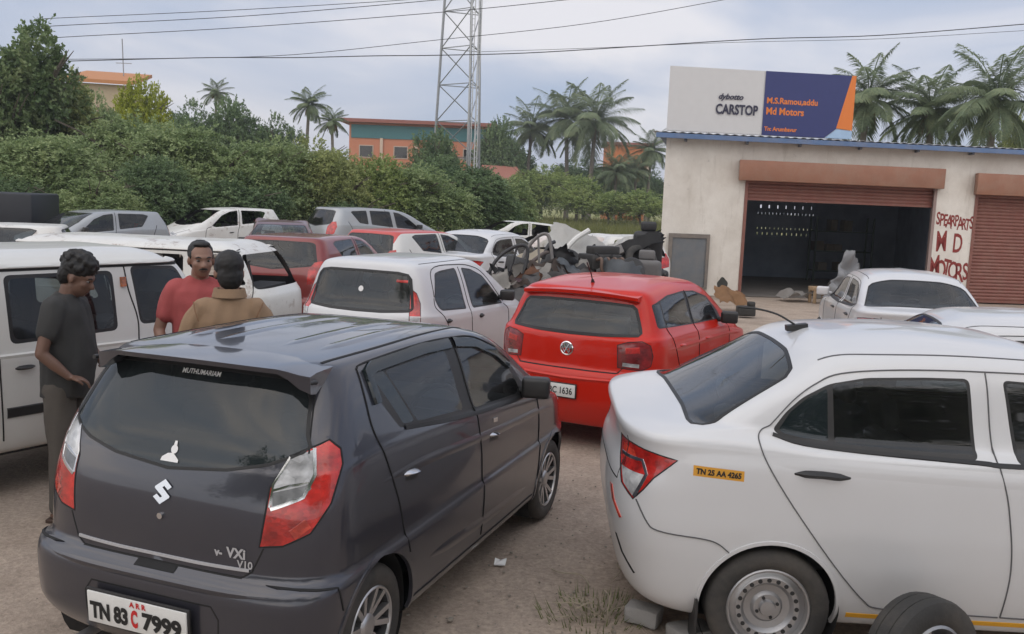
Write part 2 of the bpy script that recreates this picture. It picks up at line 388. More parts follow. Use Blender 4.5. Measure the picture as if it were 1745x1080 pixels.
class Car:
    """body = stack of plan outlines lofted from sill to roof; panels, panes and lamps are cut out of that one skin"""
    DIRS = dict(R=-90., B=180., F=0.)
    def __init__(s, rings, L, res=.032, scale=(1, 1, 1), cols=None, dents=0., dscale=2., seed=0.):
        s.sc = scale; s.L = L * scale[0]; q = .032 / res
        nr, ns, nf = cols or (int(24 * q), int(62 * q), int(14 * q))
        rows = []
        for g in rings:
            ar, af = g['ar'], g['af']; tot = g['xf'] - g['xr']
            if ar + af > tot * .96: k = tot * .96 / (ar + af); ar *= k; af *= k
            x1, y1 = quarter(ar, g['w'], g['nr'], nr); x2, y2 = quarter(af, g['w'], g['nf'], nf)
            xs = np.linspace(g['xr'] + ar, g['xf'] - af, ns + 1)
            X = np.concatenate([g['xr'] + x1[:-1], xs[:-1], (g['xf'] - x2)[::-1]]); Y = np.concatenate([y1[:-1], np.full(ns, g['w']), y2[::-1]])
            z = g['z']
            Z = np.full(len(X), float(z)) if isinstance(z, (int, float)) else pchip(np.array([p[0] for p in z], float), np.array([[p[1]] for p in z], float), np.clip(X, z[0][0], z[-1][0]))[:, 0]
            half = np.stack([X, -Y, Z], 1); oth = half[1:-1][::-1] * [1, -1, 1]
            rows.append(np.concatenate([half, oth]))
        A = np.array(rows) * np.array(scale); K, Nn, _ = A.shape
        ch = np.linalg.norm(np.diff(A, axis=0), axis=2).max(axis=1); chm = np.linalg.norm(np.diff(A, axis=0), axis=2).mean(axis=1)
        t = np.concatenate([[0], np.cumsum(np.maximum(chm, .004))])
        tt = [0.]
        for k in range(K - 1):
            n = max(1, int(math.ceil(.5 * (ch[k] + chm[k]) / (res * 1.15)))); tt += list(t[k] + (t[k + 1] - t[k]) * np.arange(1, n + 1) / n)
        P = pchip(t, A.reshape(K, -1), np.array(tt)).reshape(-1, Nn, 3)
        Rn = len(P); idx = np.arange(Rn * Nn).reshape(Rn, Nn); nx = np.roll(idx, -1, 1)
        F = np.stack([idx[:-1], nx[:-1], nx[1:], idx[1:]], -1).reshape(-1, 4)[:, ::-1]
        bm = bmesh.new(); V = [bm.verts.new(p) for p in P.reshape(-1, 3)]
        for f in F: bm.faces.new([V[i] for i in f])
        bm.faces.new([V[i] for i in idx[0]]); bm.faces.new([V[i] for i in idx[-1][::-1]])
        bmesh.ops.remove_doubles(bm, verts=bm.verts, dist=1e-4)
        bmesh.ops.recalc_face_normals(bm, faces=bm.faces)
        if dents:
            for v in bm.verts:
                n = noise.noise_vector(v.co * dscale + Vector((seed * 3.1, seed, -seed))); k = noise.noise(v.co * dscale * .5 + Vector((seed, 7, 3)))
                v.co += n * dents * max(0, k + .25) * 1.6
        bm.normal_update()
        s.bm = bm; s.lay = bm.faces.layers.int.new('part'); s.bvh = BVHTree.FromBMesh(bm)
        s.parts = {}; s.extra = []; s.nid = 0; s.mid = Vector((s.L / 2, 0, 0))
    # -- projection frames
    def _o(s, face):
        a = R_(s.DIRS.get(face, face) if isinstance(face, str) else face); return Vector((math.cos(a), math.sin(a), 0))
    def p2(s, face, co, sg):
        if face == 'T': return co.x, co.y * sg
        o = s._o(face); return -o.y * co.x + o.x * co.y * sg, co.z
    def sc2(s, face, p):
        if face == 'T': return p[0] * s.sc[0], p[1] * s.sc[1]
        if face == 'R': return p[0] * s.sc[0], p[1] * s.sc[2]
        if face in ('B', 'F'): return p[0] * s.sc[1], p[1] * s.sc[2]
        return p[0] * .5 * (s.sc[0] + s.sc[1]), p[1] * s.sc[2]
    def hit(s, face, p, sg=1, off=0.):
        """surface point under 2-D point p (already scaled)"""
        if face == 'T':
            h = s.bvh.ray_cast(Vector((p[0], p[1] * sg, 5)), Vector((0, 0, -1)))
        else:
            o = s._o(face); sa = Vector((-o.y, o.x, 0)); c = sa * p[0]
            m = s.mid; c = c + o * (m.dot(o) + 4); c.z = p[1]; d = -o
            c = Vector((c.x, c.y * sg, c.z)); d = Vector((d.x, d.y * sg, 0)); h = s.bvh.ray_cast(c, d)
        if h[0] is None: return None, None
        n = h[1]
        oo = Vector((0, 0, 1)) if face == 'T' else Vector((s._o(face).x, s._o(face).y * sg, 0))
        if n.dot(oo) < 0: n = -n
        return h[0] + n * off, n
    # -- cutting
    def carve(s, name, mat, face, poly, parent=None, both=False, sg=1, label=None, keep=True, solid=False):
        """cut the polygon out of the skin: becomes a part of its own (keep=False: an opening)"""
        if both:
            a = s.carve(name, mat, face, poly, parent, False, 1, label, keep)
            b = s.carve(name, mat, face, poly, parent if not isinstance(parent, tuple) else parent[1], False, -1, label, keep); return (a, b)
        if isinstance(parent, tuple): parent = parent[0] if sg > 0 else parent[1]
        bm = s.bm; poly = [s.sc2(face, p) for p in poly]
        o = Vector((0, 0, 1)) if face == 'T' else s._o(face); om = Vector((o.x, o.y * sg, o.z)); mid = Vector((s.mid.x, 0, .45 if face == 'T' else 0))
        xs = [p[0] for p in poly]; ys = [p[1] for p in poly]; bb = (min(xs) - .05, max(xs) + .05, min(ys) - .05, max(ys) + .05)
        cand = set()
        for f in bm.faces:
            if f.normal.dot(om) < .04: continue
            c = f.calc_center_median()
            if (c - mid).dot(om) < 0: continue
            a, b = s.p2(face, c, sg)
            if bb[0] < a < bb[1] and bb[2] < b < bb[3]: cand.add(f)
        n = len(poly)
        for i in range(n):
            p, q = poly[i], poly[(i + 1) % n]; dx, dy = q[0] - p[0], q[1] - p[1]; l = math.hypot(dx, dy)
            if l < 1e-5: continue
            nx, ny = -dy / l, dx / l
            if face == 'T': no = Vector((nx, ny * sg, 0)); co = Vector((p[0], p[1] * sg, 0))
            else:
                oo = s._o(face); sa = Vector((-oo.y, oo.x * sg, 0)); no = sa * nx + Vector((0, 0, ny)); co = sa * p[0] + Vector((0, 0, p[1]))
            x0, x1, y0, y1 = min(p[0], q[0]) - 1e-4, max(p[0], q[0]) + 1e-4, min(p[1], q[1]) - 1e-4, max(p[1], q[1]) + 1e-4
            sel = []
            for f in cand:
                pts = [s.p2(face, v.co, sg) for v in f.verts]
                if min(a for a, _ in pts) > x1 or max(a for a, _ in pts) < x0 or min(b for _, b in pts) > y1 or max(b for _, b in pts) < y0: continue
                dd = [(a - p[0]) * nx + (b - p[1]) * ny for a, b in pts]
                if min(dd) < -1e-5 and max(dd) > 1e-5: sel.append(f)
            if not sel: continue
            ge = set(sel)
            for f in sel: ge.update(f.edges); ge.update(f.verts)
            cand.difference_update(sel)
            res = bmesh.ops.bisect_plane(bm, geom=list(ge), dist=1e-6, plane_co=co, plane_no=no)
            for g in res['geom']:
                if isinstance(g, bmesh.types.BMFace) and g.is_valid: cand.add(g)
            cand = {f for f in cand if f.is_valid}
        s.nid += 1; pid = s.nid; got = []
        for f in cand:
            a, b = s.p2(face, f.calc_center_median(), sg)
            if inpoly(a, b, poly): got.append(f)
        if not keep:
            bmesh.ops.delete(bm, geom=got, context='FACES'); return None
        for f in got: f[s.lay] = pid
        s.parts[pid] = (name, mat, parent, label); return pid
    # -- things laid on the skin
    def bead(s, face, path, width, h=.0015, sg=1, sink=.003, closed=False, step=.025, soft=False):
        """raised strip following the skin -> MB; soft = a pressed swage that fades out at its ends"""
        P = [np.array(s.sc2(face, p)) for p in path]
        if closed: P = P + [P[0]]
        Q = []
        for a, b in zip(P[:-1], P[1:]):
            n = max(1, int(np.linalg.norm(b - a) / step)); Q += [a + (b - a) * k / n for k in range(n)]
        if not closed: Q.append(P[-1])
        n = len(Q); mb = MB(); vs = []; ok = []
        for i in range(n):
            t = (Q[(i + 1) % n] - Q[i - 1]) if closed else (Q[min(i + 1, n - 1)] - Q[max(i - 1, 0)])
            l = np.linalg.norm(t); t = t / l if l > 1e-9 else np.array([1., 0]); nn = np.array([-t[1], t[0]])
            if soft:
                e = min(1, min(i, n - 1 - i) / max(1, n * .22)); e = e * e * (3 - 2 * e); W2 = width * (.35 + .65 * e)
                row = [s.hit(face, Q[i] + nn * W2 * k, sg, -.0012 + (hh * h + .0012) * e)[0] for k, hh in ((-.5, 0), (-.22, .55), (.05, 1), (.22, .7), (.5, 0))]
            else: row = [s.hit(face, Q[i] + nn * width * k, sg, hh)[0] for k, hh in ((-.5, -sink), (-.4, h), (0, h * 1.08), (.4, h), (.5, -sink))]
            ok.append(all(x is not None for x in row)); vs.append(row)
        rng = n if closed else n - 1
        for i in range(rng):
            j = (i + 1) % n
            if not (ok[i] and ok[j]): continue
            if max((a - b).length for a, b in zip(vs[i], vs[j])) > .25: continue
            mb.add(vs[i] + vs[j], [(k, k + 1, k + 6, k + 5) for k in range(4)])
        return mb
    def strip(s, name, mat, face, path, width, h=.0015, parent=None, both=False, closed=False, label=None, sink=.003):
        for sg in ((1, -1) if both else (1,)): 
            p = parent[0 if sg > 0 else 1] if isinstance(parent, tuple) else parent
            s.extra.append((name, s.bead(face, path, width, h, sg, sink, closed, soft=name in ('body_crease', 'bumper_crease', 'roof_rib', 'door_handle')), mat, p, label))
    def decal(s, name, mat, face, me, pos, off=.003, rot=0., parent=None, sg=1, label=None):
        """flat mesh (text, emblem) bent onto the skin; x right as read from outside"""
        mb = MB(); vs = []; px, py = s.sc2(face, pos); c, d = math.cos(rot), math.sin(rot)
        for v in me.vertices:
            x, y = c * v.co.x - d * v.co.y, d * v.co.x + c * v.co.y
            q, n = s.hit(face, (px + x, py + y), sg, off + v.co.z)
            vs.append(q if q is not None else Vector((0, 0, .3)))
        mb.add(vs, [tuple(p.vertices) for p in me.polygons]); s.extra.append((name, mb, mat, parent, label))
    def add(s, name, mb, mat, parent=None, label=None, **k): s.extra.append((name, mb, mat, parent, label, k))
    # -- standard equipment
    def arch(s, x, z, R, w, lip=.012, paintm=None, flare=.022):
        X, Z = x, z
        poly = [(X + R * math.cos(a), Z + R * math.sin(a)) for a in np.linspace(-.55, math.pi + .55, 40)]
        s.carve(None, None, 'R', poly, both=True, keep=False)
        for sg in (1, -1):
            mb = MB(); n = 24; k0 = -.6; k1 = math.pi + .6; vs = []
            sx, sy, sz = s.sc
            for i in range(n + 1):
                a = k0 + (k1 - k0) * i / n; c, d = X * sx + (R + .012) * sx * math.cos(a), Z * sz + (R + .012) * sz * math.sin(a)
                vs += [(c, -sg * (w - .035), d), (c, -sg * (w - .36), d)]
            fs = [(2 * i, 2 * i + 1, 2 * i + 3, 2 * i + 2) for i in range(n)] + [tuple(range(1, 2 * n + 3, 2))]
            s.extra.append(('wheel_well', mb.add(vs, fs), M['well'], None, None))
            path = [(X + (R + .008) * math.cos(a), Z + (R + .008) * math.sin(a)) for a in np.linspace(-.25, math.pi + .25, 34)]
            if paintm: s.extra.append(('arch_lip', s.bead('R', path, flare, .006, sg, .012), paintm, None, None))
    def wheel(s, x, z, yo, rad=.272, width=.165, rim=.185, style='alloy', steer=0., sides=(1, -1)):
        x *= s.sc[0]
        for sg in sides:
            c = Vector((x, -sg * (yo - width), z)); ax = Vector((math.sin(steer), -sg * math.cos(steer), 0)).normalized()
            mb = MB(); W = width
            mb.lathe([(rim - .01, .0), (rim + .02, -.004), (rad - .03, .0), (rad - .008, .012), (rad, .03), (rad, W * .3), (rad - .006, W * .32), (rad, W * .34), (rad, W * .63), (rad - .006, W * .65), (rad, W * .67), (rad, W - .03), (rad - .008, W - .012), (rad - .025, W - .001), (rad - .05, W + .004), (rim + .02, W + .002), (rim + .004, W - .004), (rim - .004, W - .012), (rim - .01, W - .03)], c, ax, 44)
            s.extra.append(('wheel', mb, M['rubber'], None, None)); wi = len(s.extra) - 1
            d, u, v = frame_z(ax); mb = MB(); P = lambda rr, a, h: c + d * h + u * (rr * math.cos(a)) + v * (rr * math.sin(a))
            if style == 'alloy':
                mb.lathe([(rim, W - .008), (rim - .006, W - .002), (rim - .013, W - .004), (rim - .016, W - .014)], c, ax, 44)
                bl_ = MB().lathe([(rim - .0162, W - .0142), (rim - .028, W - .05), (rim - .03, .02)], c, ax, 44); s.extra.append(('rim_barrel', bl_, M['darkalloy'], ('x', wi), None))
                for k in range(6):
                    a0 = 2 * math.pi * k / 6
                    for da in (-.15, .15):
                        a = a0 + da * .5; b = a0 + da * 1.5; t = .0125
                        q = []
                        for rr, an, h in ((.04, a, W - .03), (rim - .014, b, W - .008)):
                            n = (P(rr, an + .01, h) - P(rr, an, h)).normalized()
                            q.append([P(rr, an, h) - n * t, P(rr, an, h) + n * t, P(rr, an, h - .03) + n * t, P(rr, an, h - .03) - n * t])
                        mb.hexa(q[0] + q[1])
                mb.lathe([(.0, W - .014), (.03, W - .014), (.052, W - .02), (.06, W - .03), (.06, W - .06)], c, ax, 20)
                bk = MB().lathe([(0, W - .075), (rim - .02, W - .075)], c, ax, 24)
                s.extra.append(('brake_disc', bk, M['darkalloy'], ('x', wi), None))
            else:
                mb.lathe([(rim, W - .008), (rim - .006, W - .002), (rim - .014, W - .004), (rim - .018, W - .02), (rim - .028, W - .05), (rim - .03, .02)], c, ax, 44)
                mb.lathe([(rim - .022, W - .03), (rim - .04, W - .026), (rim - .048, W - .02), (rim - .072, W - .022), (rim - .088, W - .042), (.075, W - .046), (.062, W - .03), (.040, W - .03), (.034, W - .012), (0, W - .010)], c, ax, 44)
                hb = MB()
                for k in range(20):
                    a = 2 * math.pi * k / 20; q = P(rim - .060, a, W - .0188); hb.cyl(q - d * .004, q, .0105, n=10)
                for k in range(4):
                    a = 2 * math.pi * k / 4 + .4; q = P(.05, a, W - .028); hb.cyl(q - d * .004, q + d * .004, .008, n=8)
                s.extra.append(('rim_hole', hb, M['darkalloy'], ('x', wi), None))
            s.extra.append(('rim', mb, M['alloy' if style == 'alloy' else 'steel'], ('x', wi), None))
    def interior(s, fx, rx, zb=.5, w=.5, cloth=None, wheelx=None, ztop=1.15, rear=True, dashx=None):
        cl = cloth or M['cloth']; sx, sy, sz = s.sc; fx, rx = fx * sx, rx * sx; w = w * sy; zb *= sz; ztop *= sz
        tilt = Matrix.Rotation(R_(-14), 3, 'Y')
        for sg in (1, -1):
            mb = MB(); y = -sg * w * .56; bw = w * .86
            mb.box((fx + .22, y, zb - .02), (.52, bw, .16)); mb.box((fx - .09, y, zb + (ztop - zb) * .42), (.14, bw, (ztop - zb) * .82), tilt); mb.box((fx - .2, y, ztop), (.09, .24, .17), tilt)
            s.extra.append(('seat', mb, cl, None, None, dict(bevel=.04, seg=3)))
        if rear:
            mb = MB(); mb.box((rx + .25, 0, zb - .02), (.5, w * 2.05, .18)); mb.box((rx - .06, 0, zb + (ztop - zb) * .36), (.14, w * 2.05, (ztop - zb) * .74), tilt)
            for y in (-.5, .5): mb.box((rx - .16, y * w * 1.1, ztop - .06), (.08, .24, .13), tilt)
            s.extra.append(('rear_seat', mb, cl, None, None, dict(bevel=.04, seg=3)))
        dx = (dashx * sx) if dashx else fx + .95
        mb = MB(); mb.box((dx, 0, zb + .30), (.36, w * 2.3, .24)); mb.box((s.L / 2, 0, .27 * sz), (s.L * .7, w * 2.3, .02))
        s.extra.append(('dashboard', mb, M['dash'], None, None, dict(bevel=.05, seg=3)))
        wc = Vector((dx - .32, -w * .56, zb + .36)); ax = Vector((-.85, 0, .5)).normalized(); d, u, v = frame_z(ax); mb = MB()
        ring = [wc + u * .18 * math.cos(a) + v * .18 * math.sin(a) for a in np.linspace(0, 2 * math.pi, 25)]
        mb.tube(ring, .016, 6, cap=False); mb.cyl(wc, wc - ax * .2, .03); mb.box(wc, (.03, .3, .05))
        s.extra.append(('steering_wheel', mb, M['black'], None, None))
    def mirrors(s, x, y, z, mat, sides=(1, -1), size=(.10, .17, .12)):
        for sg in sides:
            X, Y, Z = x * s.sc[0], y * s.sc[1], z * s.sc[2]
            mb = MB(); mb.box((X, -sg * (Y + .10), Z + .03), size, Matrix.Rotation(sg * .25, 3, 'Z')); mb.box((X + .01, -sg * (Y + .02), Z), (.06, .1, .05))
            s.extra.append(('wing_mirror', mb, mat, None, None, dict(bevel=.035, seg=3)))
    def plate(s, x, y, z, txts, face='B', w=.5, h=.12, tilt=0., mat=None):
        """number plate: rear, upright; txts = [(string, x, z, size, material, bold)]"""
        n = -1 if face == 'B' else 1; rot = Matrix.Rotation(tilt, 3, 'Y')
        fb = MB(); fb.box((x - n * .004, y, z), (.012, w + .02, h + .02), rot); s.extra.append(('plate_frame', fb, M['black'], None, None, dict(bevel=.004)))
        mb = MB(); mb.box((x + n * .005, y, z), (.008, w, h), rot); s.extra.append(('number_plate', mb, mat or M['plate'], None, None, dict(bevel=.003))); pi = len(s.extra) - 1
        for t, tx, tz, lw, lh, mt, bold in txts:
            me = fit_text(t, lw, lh, bold); tb = MB()
            tb.add([Vector((x + n * .005, y, z)) + rot @ Vector((n * .006, n * (v.co.x + tx), v.co.y + tz)) for v in me.vertices], [tuple(p.vertices) for p in me.polygons])
            s.extra.append(('lettering', tb, mt, ('x', pi), None, dict(smooth=False)))
            bpy.data.meshes.remove(me)
    # -- finish
    def finish(s, name, bodymat, loc, yaw, label, cat='car', group=None, pitch=0., roll=0., z=0.):
        """loc = ground point under the middle of the rear end"""
        c = Vector((loc[0], loc[1], 0)) + Vector((math.cos(yaw), math.sin(yaw), 0)) * (s.L / 2)
        root = empty(name, (c.x, c.y, z), yaw, label, cat, group); root.rotation_euler = (roll, pitch, yaw)
        bm = s.bm; off = Vector((-s.L / 2, 0, 0)); made = {}
        groups = {}
        bm.verts.index_update()
        for f in bm.faces: groups.setdefault(f[s.lay], []).append(f)
        def mk(pid):
            fs = groups.get(pid); 
            if not fs: return None
            vm = {}; vs = []; F = []
            for f in fs:
                row = []
                for v in f.verts:
                    if v not in vm: vm[v] = len(vs); vs.append(v.co + off)
                    row.append(vm[v])
                F.append(row)
            me = bpy.data.meshes.new(name); me.from_pydata(vs, [], F); me.polygons.foreach_set('use_smooth', [True] * len(F))
            # keep the shading of the whole skin across the cuts
            nn = [None] * len(vs)
            for v, i in vm.items(): nn[i] = tuple(v.normal)
            me.update()
            try: me.normals_split_custom_set_from_vertices(nn)
            except Exception: pass
            return me
        bm.normal_update()
        made[0] = mesh_obj('body', mk(0), bodymat, root)
        for pid, (nm, mt, par, lab) in s.parts.items():
            me = mk(pid)
            if me is None: continue
            o = mesh_obj(nm, me, mt, made.get(par, root) if par else root)
            if lab: o['label'] = lab
            made[pid] = o
        ex = []
        for e in s.extra:
            nm, mb, mt, par, lab = e[:5]; k = e[5] if len(e) > 5 else {}
            mb.v = [(v[0] + off.x, v[1], v[2]) for v in mb.v]
            if not mb.f: ex.append(None); continue
            pr = root
            if isinstance(par, tuple) and par[0] == 'x': pr = ex[par[1]] or root
            elif par: pr = made.get(par, root)
            o = mb.build(nm, mt, pr, **k)
            if lab: o['label'] = lab
            ex.append(o)
        bm.free(); return root

def gap(c, face, path, w=.007, both=True, parent=None, mat=None): c.strip('panel_gap', mat or M['gap'], face, path, w, .0042 if face == 'R' else .0015, parent, both)
def sym(half): return half + [(-a, b) for a, b in half[::-1]]
def handle(c, pts, mat, both=True, h=.032, w=.032):
    c.strip('door_handle', mat, 'R', pts, w, h, None, both)

# ------------------------------------------------------------------ the large cars in front
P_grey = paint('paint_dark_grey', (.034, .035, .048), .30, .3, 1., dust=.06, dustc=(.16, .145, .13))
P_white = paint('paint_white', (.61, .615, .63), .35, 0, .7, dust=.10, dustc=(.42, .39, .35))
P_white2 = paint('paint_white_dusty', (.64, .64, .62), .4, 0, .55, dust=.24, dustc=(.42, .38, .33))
M['softgap'] = simple('panel_gap_grey', (.10, .10, .105), .8)  # lighter grey for the saloons' panel joints and roof gutters
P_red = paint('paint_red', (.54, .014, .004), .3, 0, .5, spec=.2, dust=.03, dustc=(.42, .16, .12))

RINGS_SMALL = [r(.22, .5, 3.1, .45), r(.20, .25, 3.3, .60), r(.20, .10, 3.42, .69), r(.25, .03, 3.5, .735, .45, 4.2), r(.37, -.03, 3.54, .752, .42, 4.6), r(.53, -.035, 3.545, .760, .42, 4.6),
    r(.588, -.015, 3.54, .760, .42, 4.6), r(.612, .022, 3.53, .745, .40, 4.0), r(.74, .03, 3.5, .745, .40, 4.0), r([(0, .87), (2.6, .86), (3.4, .76)], .045, 3.45, .738, .40, 4.0),
    r([(0, 1.0), (.5, 1.03), (2.4, .93), (3.3, .82)], .085, 3.32, .722, .40, 4.0, 1.0, 3), r([(0, 1.03), (.5, 1.07), (2.3, .955), (2.95, .93)], .10, 2.98, .708, .38, 4.0, .6, 4), r([(0, 1.07), (.5, 1.10), (2.3, .99), (2.85, .98)], .115, 2.86, .697, .37, 4.0, .55, 4.2),
    r(1.362, .27, 2.07, .583, .3, 4, .4, 4.5), r([(.3, 1.398), (1.2, 1.403), (2, 1.385)], .29, 1.95, .552, .3, 4.5, .35, 4.5), r([(.3, 1.418), (1.2, 1.424), (1.9, 1.402)], .32, 1.88, .50, .28, 5, .3, 5), r([(.4, 1.426), (1.2, 1.436), (1.8, 1.416)], .40, 1.75, .36, .25, 6, .3, 5), r([(.6, 1.432), (1.2, 1.441), (1.5, 1.430)], .6, 1.5, .1)]

def grey_hatchback():
    c = Car(RINGS_SMALL, 3.545, .030)
    wx, wz = (.50, 2.88), .265
    for x in wx: c.arch(x, wz + .005, .322, .735, paintm=P_grey)
    # tailgate, glass, lamps
    gl = sym([(0, 1.375), (.25, 1.373), (.44, 1.366), (.505, 1.345), (.535, 1.29), (.568, 1.17), (.592, 1.125), (.575, 1.105), (.535, 1.085), (.45, 1.052), (.28, 1.015), (0, .988)])
    tail = sym([(0, 1.395), (.5, 1.39), (.555, 1.31), (.62, 1.12), (.555, 1.07), (.50, .95), (.485, .74), (.44, .64), (.40, .615), (0, .612)])
    tg = c.carve('tailgate', P_grey, 'B', tail)
    c.carve('rear_window', M['film_glass'], 'B', gl, tg)
    c.strip('window_seal', M['seal'], 'B', [gl[i] for i in range(len(gl))], .014, .002, None, closed=True)
    gap(c, 'B', [(-.40, .615), (-.44, .64), (-.485, .74)], both=False); gap(c, 'B', [(.40, .615), (.44, .64), (.485, .74)], both=False); gap(c, 'B', [(-.40, .613), (.40, .613)], .009, both=False)
    gap(c, 'B', [(.595, 1.10), (.545, 1.30), (.50, 1.385)], .007, both=True)
    lampo = [(.415, .744), (.453, .972), (.475, 1.006), (.53, 1.09), (.583, 1.112), (.68, 1.146), (.725, 1.108), (.733, 1.052), (.688, .914), (.609, .806), (.505, .756)]
    lr = c.carve('tail_lamp', M['red'], -146.5, lampo, both=True)
    c.carve('clear_lens', M['clear'], -146.5, [(.456, .955), (.475, 1.0), (.532, 1.083), (.583, 1.104), (.622, 1.115), (.624, 1.024), (.58, .945), (.46, .895)], lr, both=True)
    c.strip('lamp_divider', M['chrome'], -146.5, [(.456, .893), (.58, .943), (.624, 1.024), (.622, 1.12)], .016, .002, lr, both=True)
    c.carve('smoky_lens', lens('smoky_lens', (.16, .165, .17), ribs=30), -146.5, [(.462, .955), (.60, .99), (.612, .975), (.58, .948), (.464, .898)], lr, both=True)
    c.strip('lamp_divider', M['chrome'], -146.5, [(.462, .962), (.53, .985), (.60, .996)], .010, .002, lr, both=True)
    c.strip('lamp_divider', M['chrome'], -146.5, [(.452, .90), (.466, .985), (.53, 1.086)], .010, .002, lr, both=True)
    c.strip('reflector', M['hotred'], -146.5, [(.54, .80), (.60, .845)], .05, .001, lr, both=True)
    c.strip('lamp_seam', M['gap'], -146.5, lampo, .008, .0015, None, both=True, closed=True)
    c.strip('chrome_strip', simple('badge_silver', (.50, .50, .52), .3, .3), 'B', [(-.43, .645), (-.2, .640), (.2, .640), (.43, .645)], .014, .006, tg)
    c.strip('bumper_slot', M['gap'], 'B', [(-.10, .600), (.10, .600)], .022, .002)
    # emblem: slanted S
    S_ = [(.30, .30), (-.12, .30), (-.34, .10), (-.30, .04), (.02, -.06), (-.30, -.06), (-.06, -.30), (.34, -.04), (.30, .02), (-.02, .14)]
    def emblem(pts, size, name, mat, pos, par, h=.006, face='B'):
        me = bpy.data.meshes.new(name); me.from_pydata([(x * size, y * size, 0) for x, y in pts], [], [tuple(range(len(pts)))]); c.decal(name, mat, face, me, pos, h, 0, par)
    a = [(-.36, .16), (.06, .46), (.40, .22), (.24, .10), (.06, .22), (-.02, .16), (.36, -.12), (.34, -.18), (-.06, -.46), (-.40, -.22), (-.24, -.10), (-.06, -.22), (.02, -.16), (-.36, .10)]
    emblem(a, .108, 'emblem', M['chrome'], (0, .895), tg)
    mbk = MB(); h, n_ = c.hit('B', (0, .80), 1, .004); mbk.cyl(h + Vector((.01, 0, 0)), h + Vector((-.006, 0, 0)), .013, n=14); c.add('lock_button', mbk, M['chrome'], tg)
    c.decal('badge_lettering', simple('badge_silver', (.50, .50, .52), .3, .3), 'B', text_mesh('VXi', .055, .002), (.37, .705), .004, 0, tg)
    c.decal('badge_lettering', simple('badge_silver', (.50, .50, .52), .3, .3), 'B', text_mesh('V10', .042, .001), (.41, .665), .004, 0, tg)
    c.decal('badge_lettering', simple('badge_silver', (.50, .50, .52), .3, .3), 'B', text_mesh('v-', .045, .002), (.29, .70), .004, 0, tg)
    # white sticker: a seated figure on a base, and a line of small white letters on top of the glass
    st = MB(); st.add([(x * .8, y * .8, 0) for x, y, _ in [(-.055, -.03, 0), (.055, -.03, 0), (.055, -.018, 0), (.03, 0, 0), (.012, .012, 0), (-.02, .008, 0), (-.05, -.012, 0)]], [(0, 1, 2, 3, 4, 5, 6)])
    st.add([(.012 + .017 * math.cos(k * .5236), .024 + .017 * math.sin(k * .5236), 0) for k in range(12)], [tuple(range(12))]); st.add([(.004, .040, 0), (.020, .040, 0), (.018, .056, 0), (.006, .056, 0)], [(0, 1, 2, 3)])
    c.decal('window_sticker', M['white'], 'B', st.mesh('sticker', smooth=False), (.0, 1.035), .004)
    c.decal('window_lettering', M['white'], 'B', text_mesh('MUTHUMARIAM', .027, .0006), (.02, 1.352), .004)
    # side
    dlo = [(.60, 1.30), (.605, 1.355), (.66, 1.368), (.90, 1.378), (1.19, 1.381), (1.53, 1.368), (1.79, 1.338), (2.03, 1.258), (2.24, 1.14), (2.40, .995), (2.28, .945), (1.67, .985), (1.2, 1.035), (.83, 1.085), (.76, 1.09)]
    c.carve('window_frame', M['black'], 'R', rounded(dlo, .02, 3), both=True)
    c.carve('window_pane', M['dark_glass'], 'R', rounded([(.79, 1.335), (1.43, 1.338), (1.455, 1.035), (.93, 1.085)], .03), both=True)
    c.carve('window_pane', M['film_glass'], 'R', rounded([(.655, 1.34), (.765, 1.35), (.905, 1.092), (.80, 1.10)], .02), both=True)
    c.carve('window_pane', M['dark_glass'], 'R', rounded([(1.575, 1.334), (1.78, 1.31), (2.02, 1.232), (2.21, 1.12), (2.31, 1.0), (2.24, .972), (1.60, 1.015)], .03), both=True)
    P_dr = M['black']
    c.strip('window_visor', M['film_glass'], 'R', [(.63, 1.22), (.63, 1.345), (.70, 1.363), (1.2, 1.371), (1.50, 1.36)], .055, .016, None, True)
    c.strip('window_visor', M['film_glass'], 'R', [(1.55, 1.36), (1.79, 1.328), (2.03, 1.245), (2.20, 1.15)], .055, .016, None, True)
    c.strip('belt_moulding', M['seal'], 'R', [(.80, 1.083), (1.2, 1.03), (1.67, .980), (2.30, .942)], .022, .006, None, True)
    for pth in ([(.575, 1.375), (.545, 1.25), (.535, 1.13), (.58, 1.0), (.67, .80), (.77, .52)], [(1.545, 1.37), (1.575, 1.05), (1.62, .80), (1.645, .55), (1.648, .30)], [(2.37, .965), (2.52, .915), (2.570, .70), (2.556, .38)], [(.83, .275), (2.50, .275)], [(.575, 1.375), (.66, 1.388), (1.2, 1.397), (1.56, 1.385), (1.82, 1.358), (2.08, 1.27)]):
        gap(c, 'R', smooth_path(pth, 5), .0072)
    gap(c, 'R', [(.03, .60), (.17, .585), (.20, .48)], .007)
    c.strip('body_crease', P_grey, 'R', smooth_path([(.35, .90), (.9, .90), (1.8, .84), (2.6, .80), (3.1, .72)], 5), .05, .006, None, True)
    c.strip('body_crease', P_grey, 'R', smooth_path([(.9, .42), (1.6, .38), (2.45, .36)], 5), .06, .008, None, True)
    handle(c, [(.735, .885), (.885, .870)], M['chrome']); handle(c, [(1.73, .835), (1.88, .815)], M['chrome'])
    c.strip('handle_recess', M['black'], 'R', [(.75, .862), (.86, .848)], .022, .002, None, True); c.strip('handle_recess', M['black'], 'R', [(1.745, .81), (1.86, .795)], .022, .002, None, True)
    c.strip('side_badge', M['chrome'], 'R', [(1.80, .905), (1.86, .90)], .03, .003, None, True)
    c.mirrors(2.32, .70, .975, M['black'], size=(.11, .17, .125))
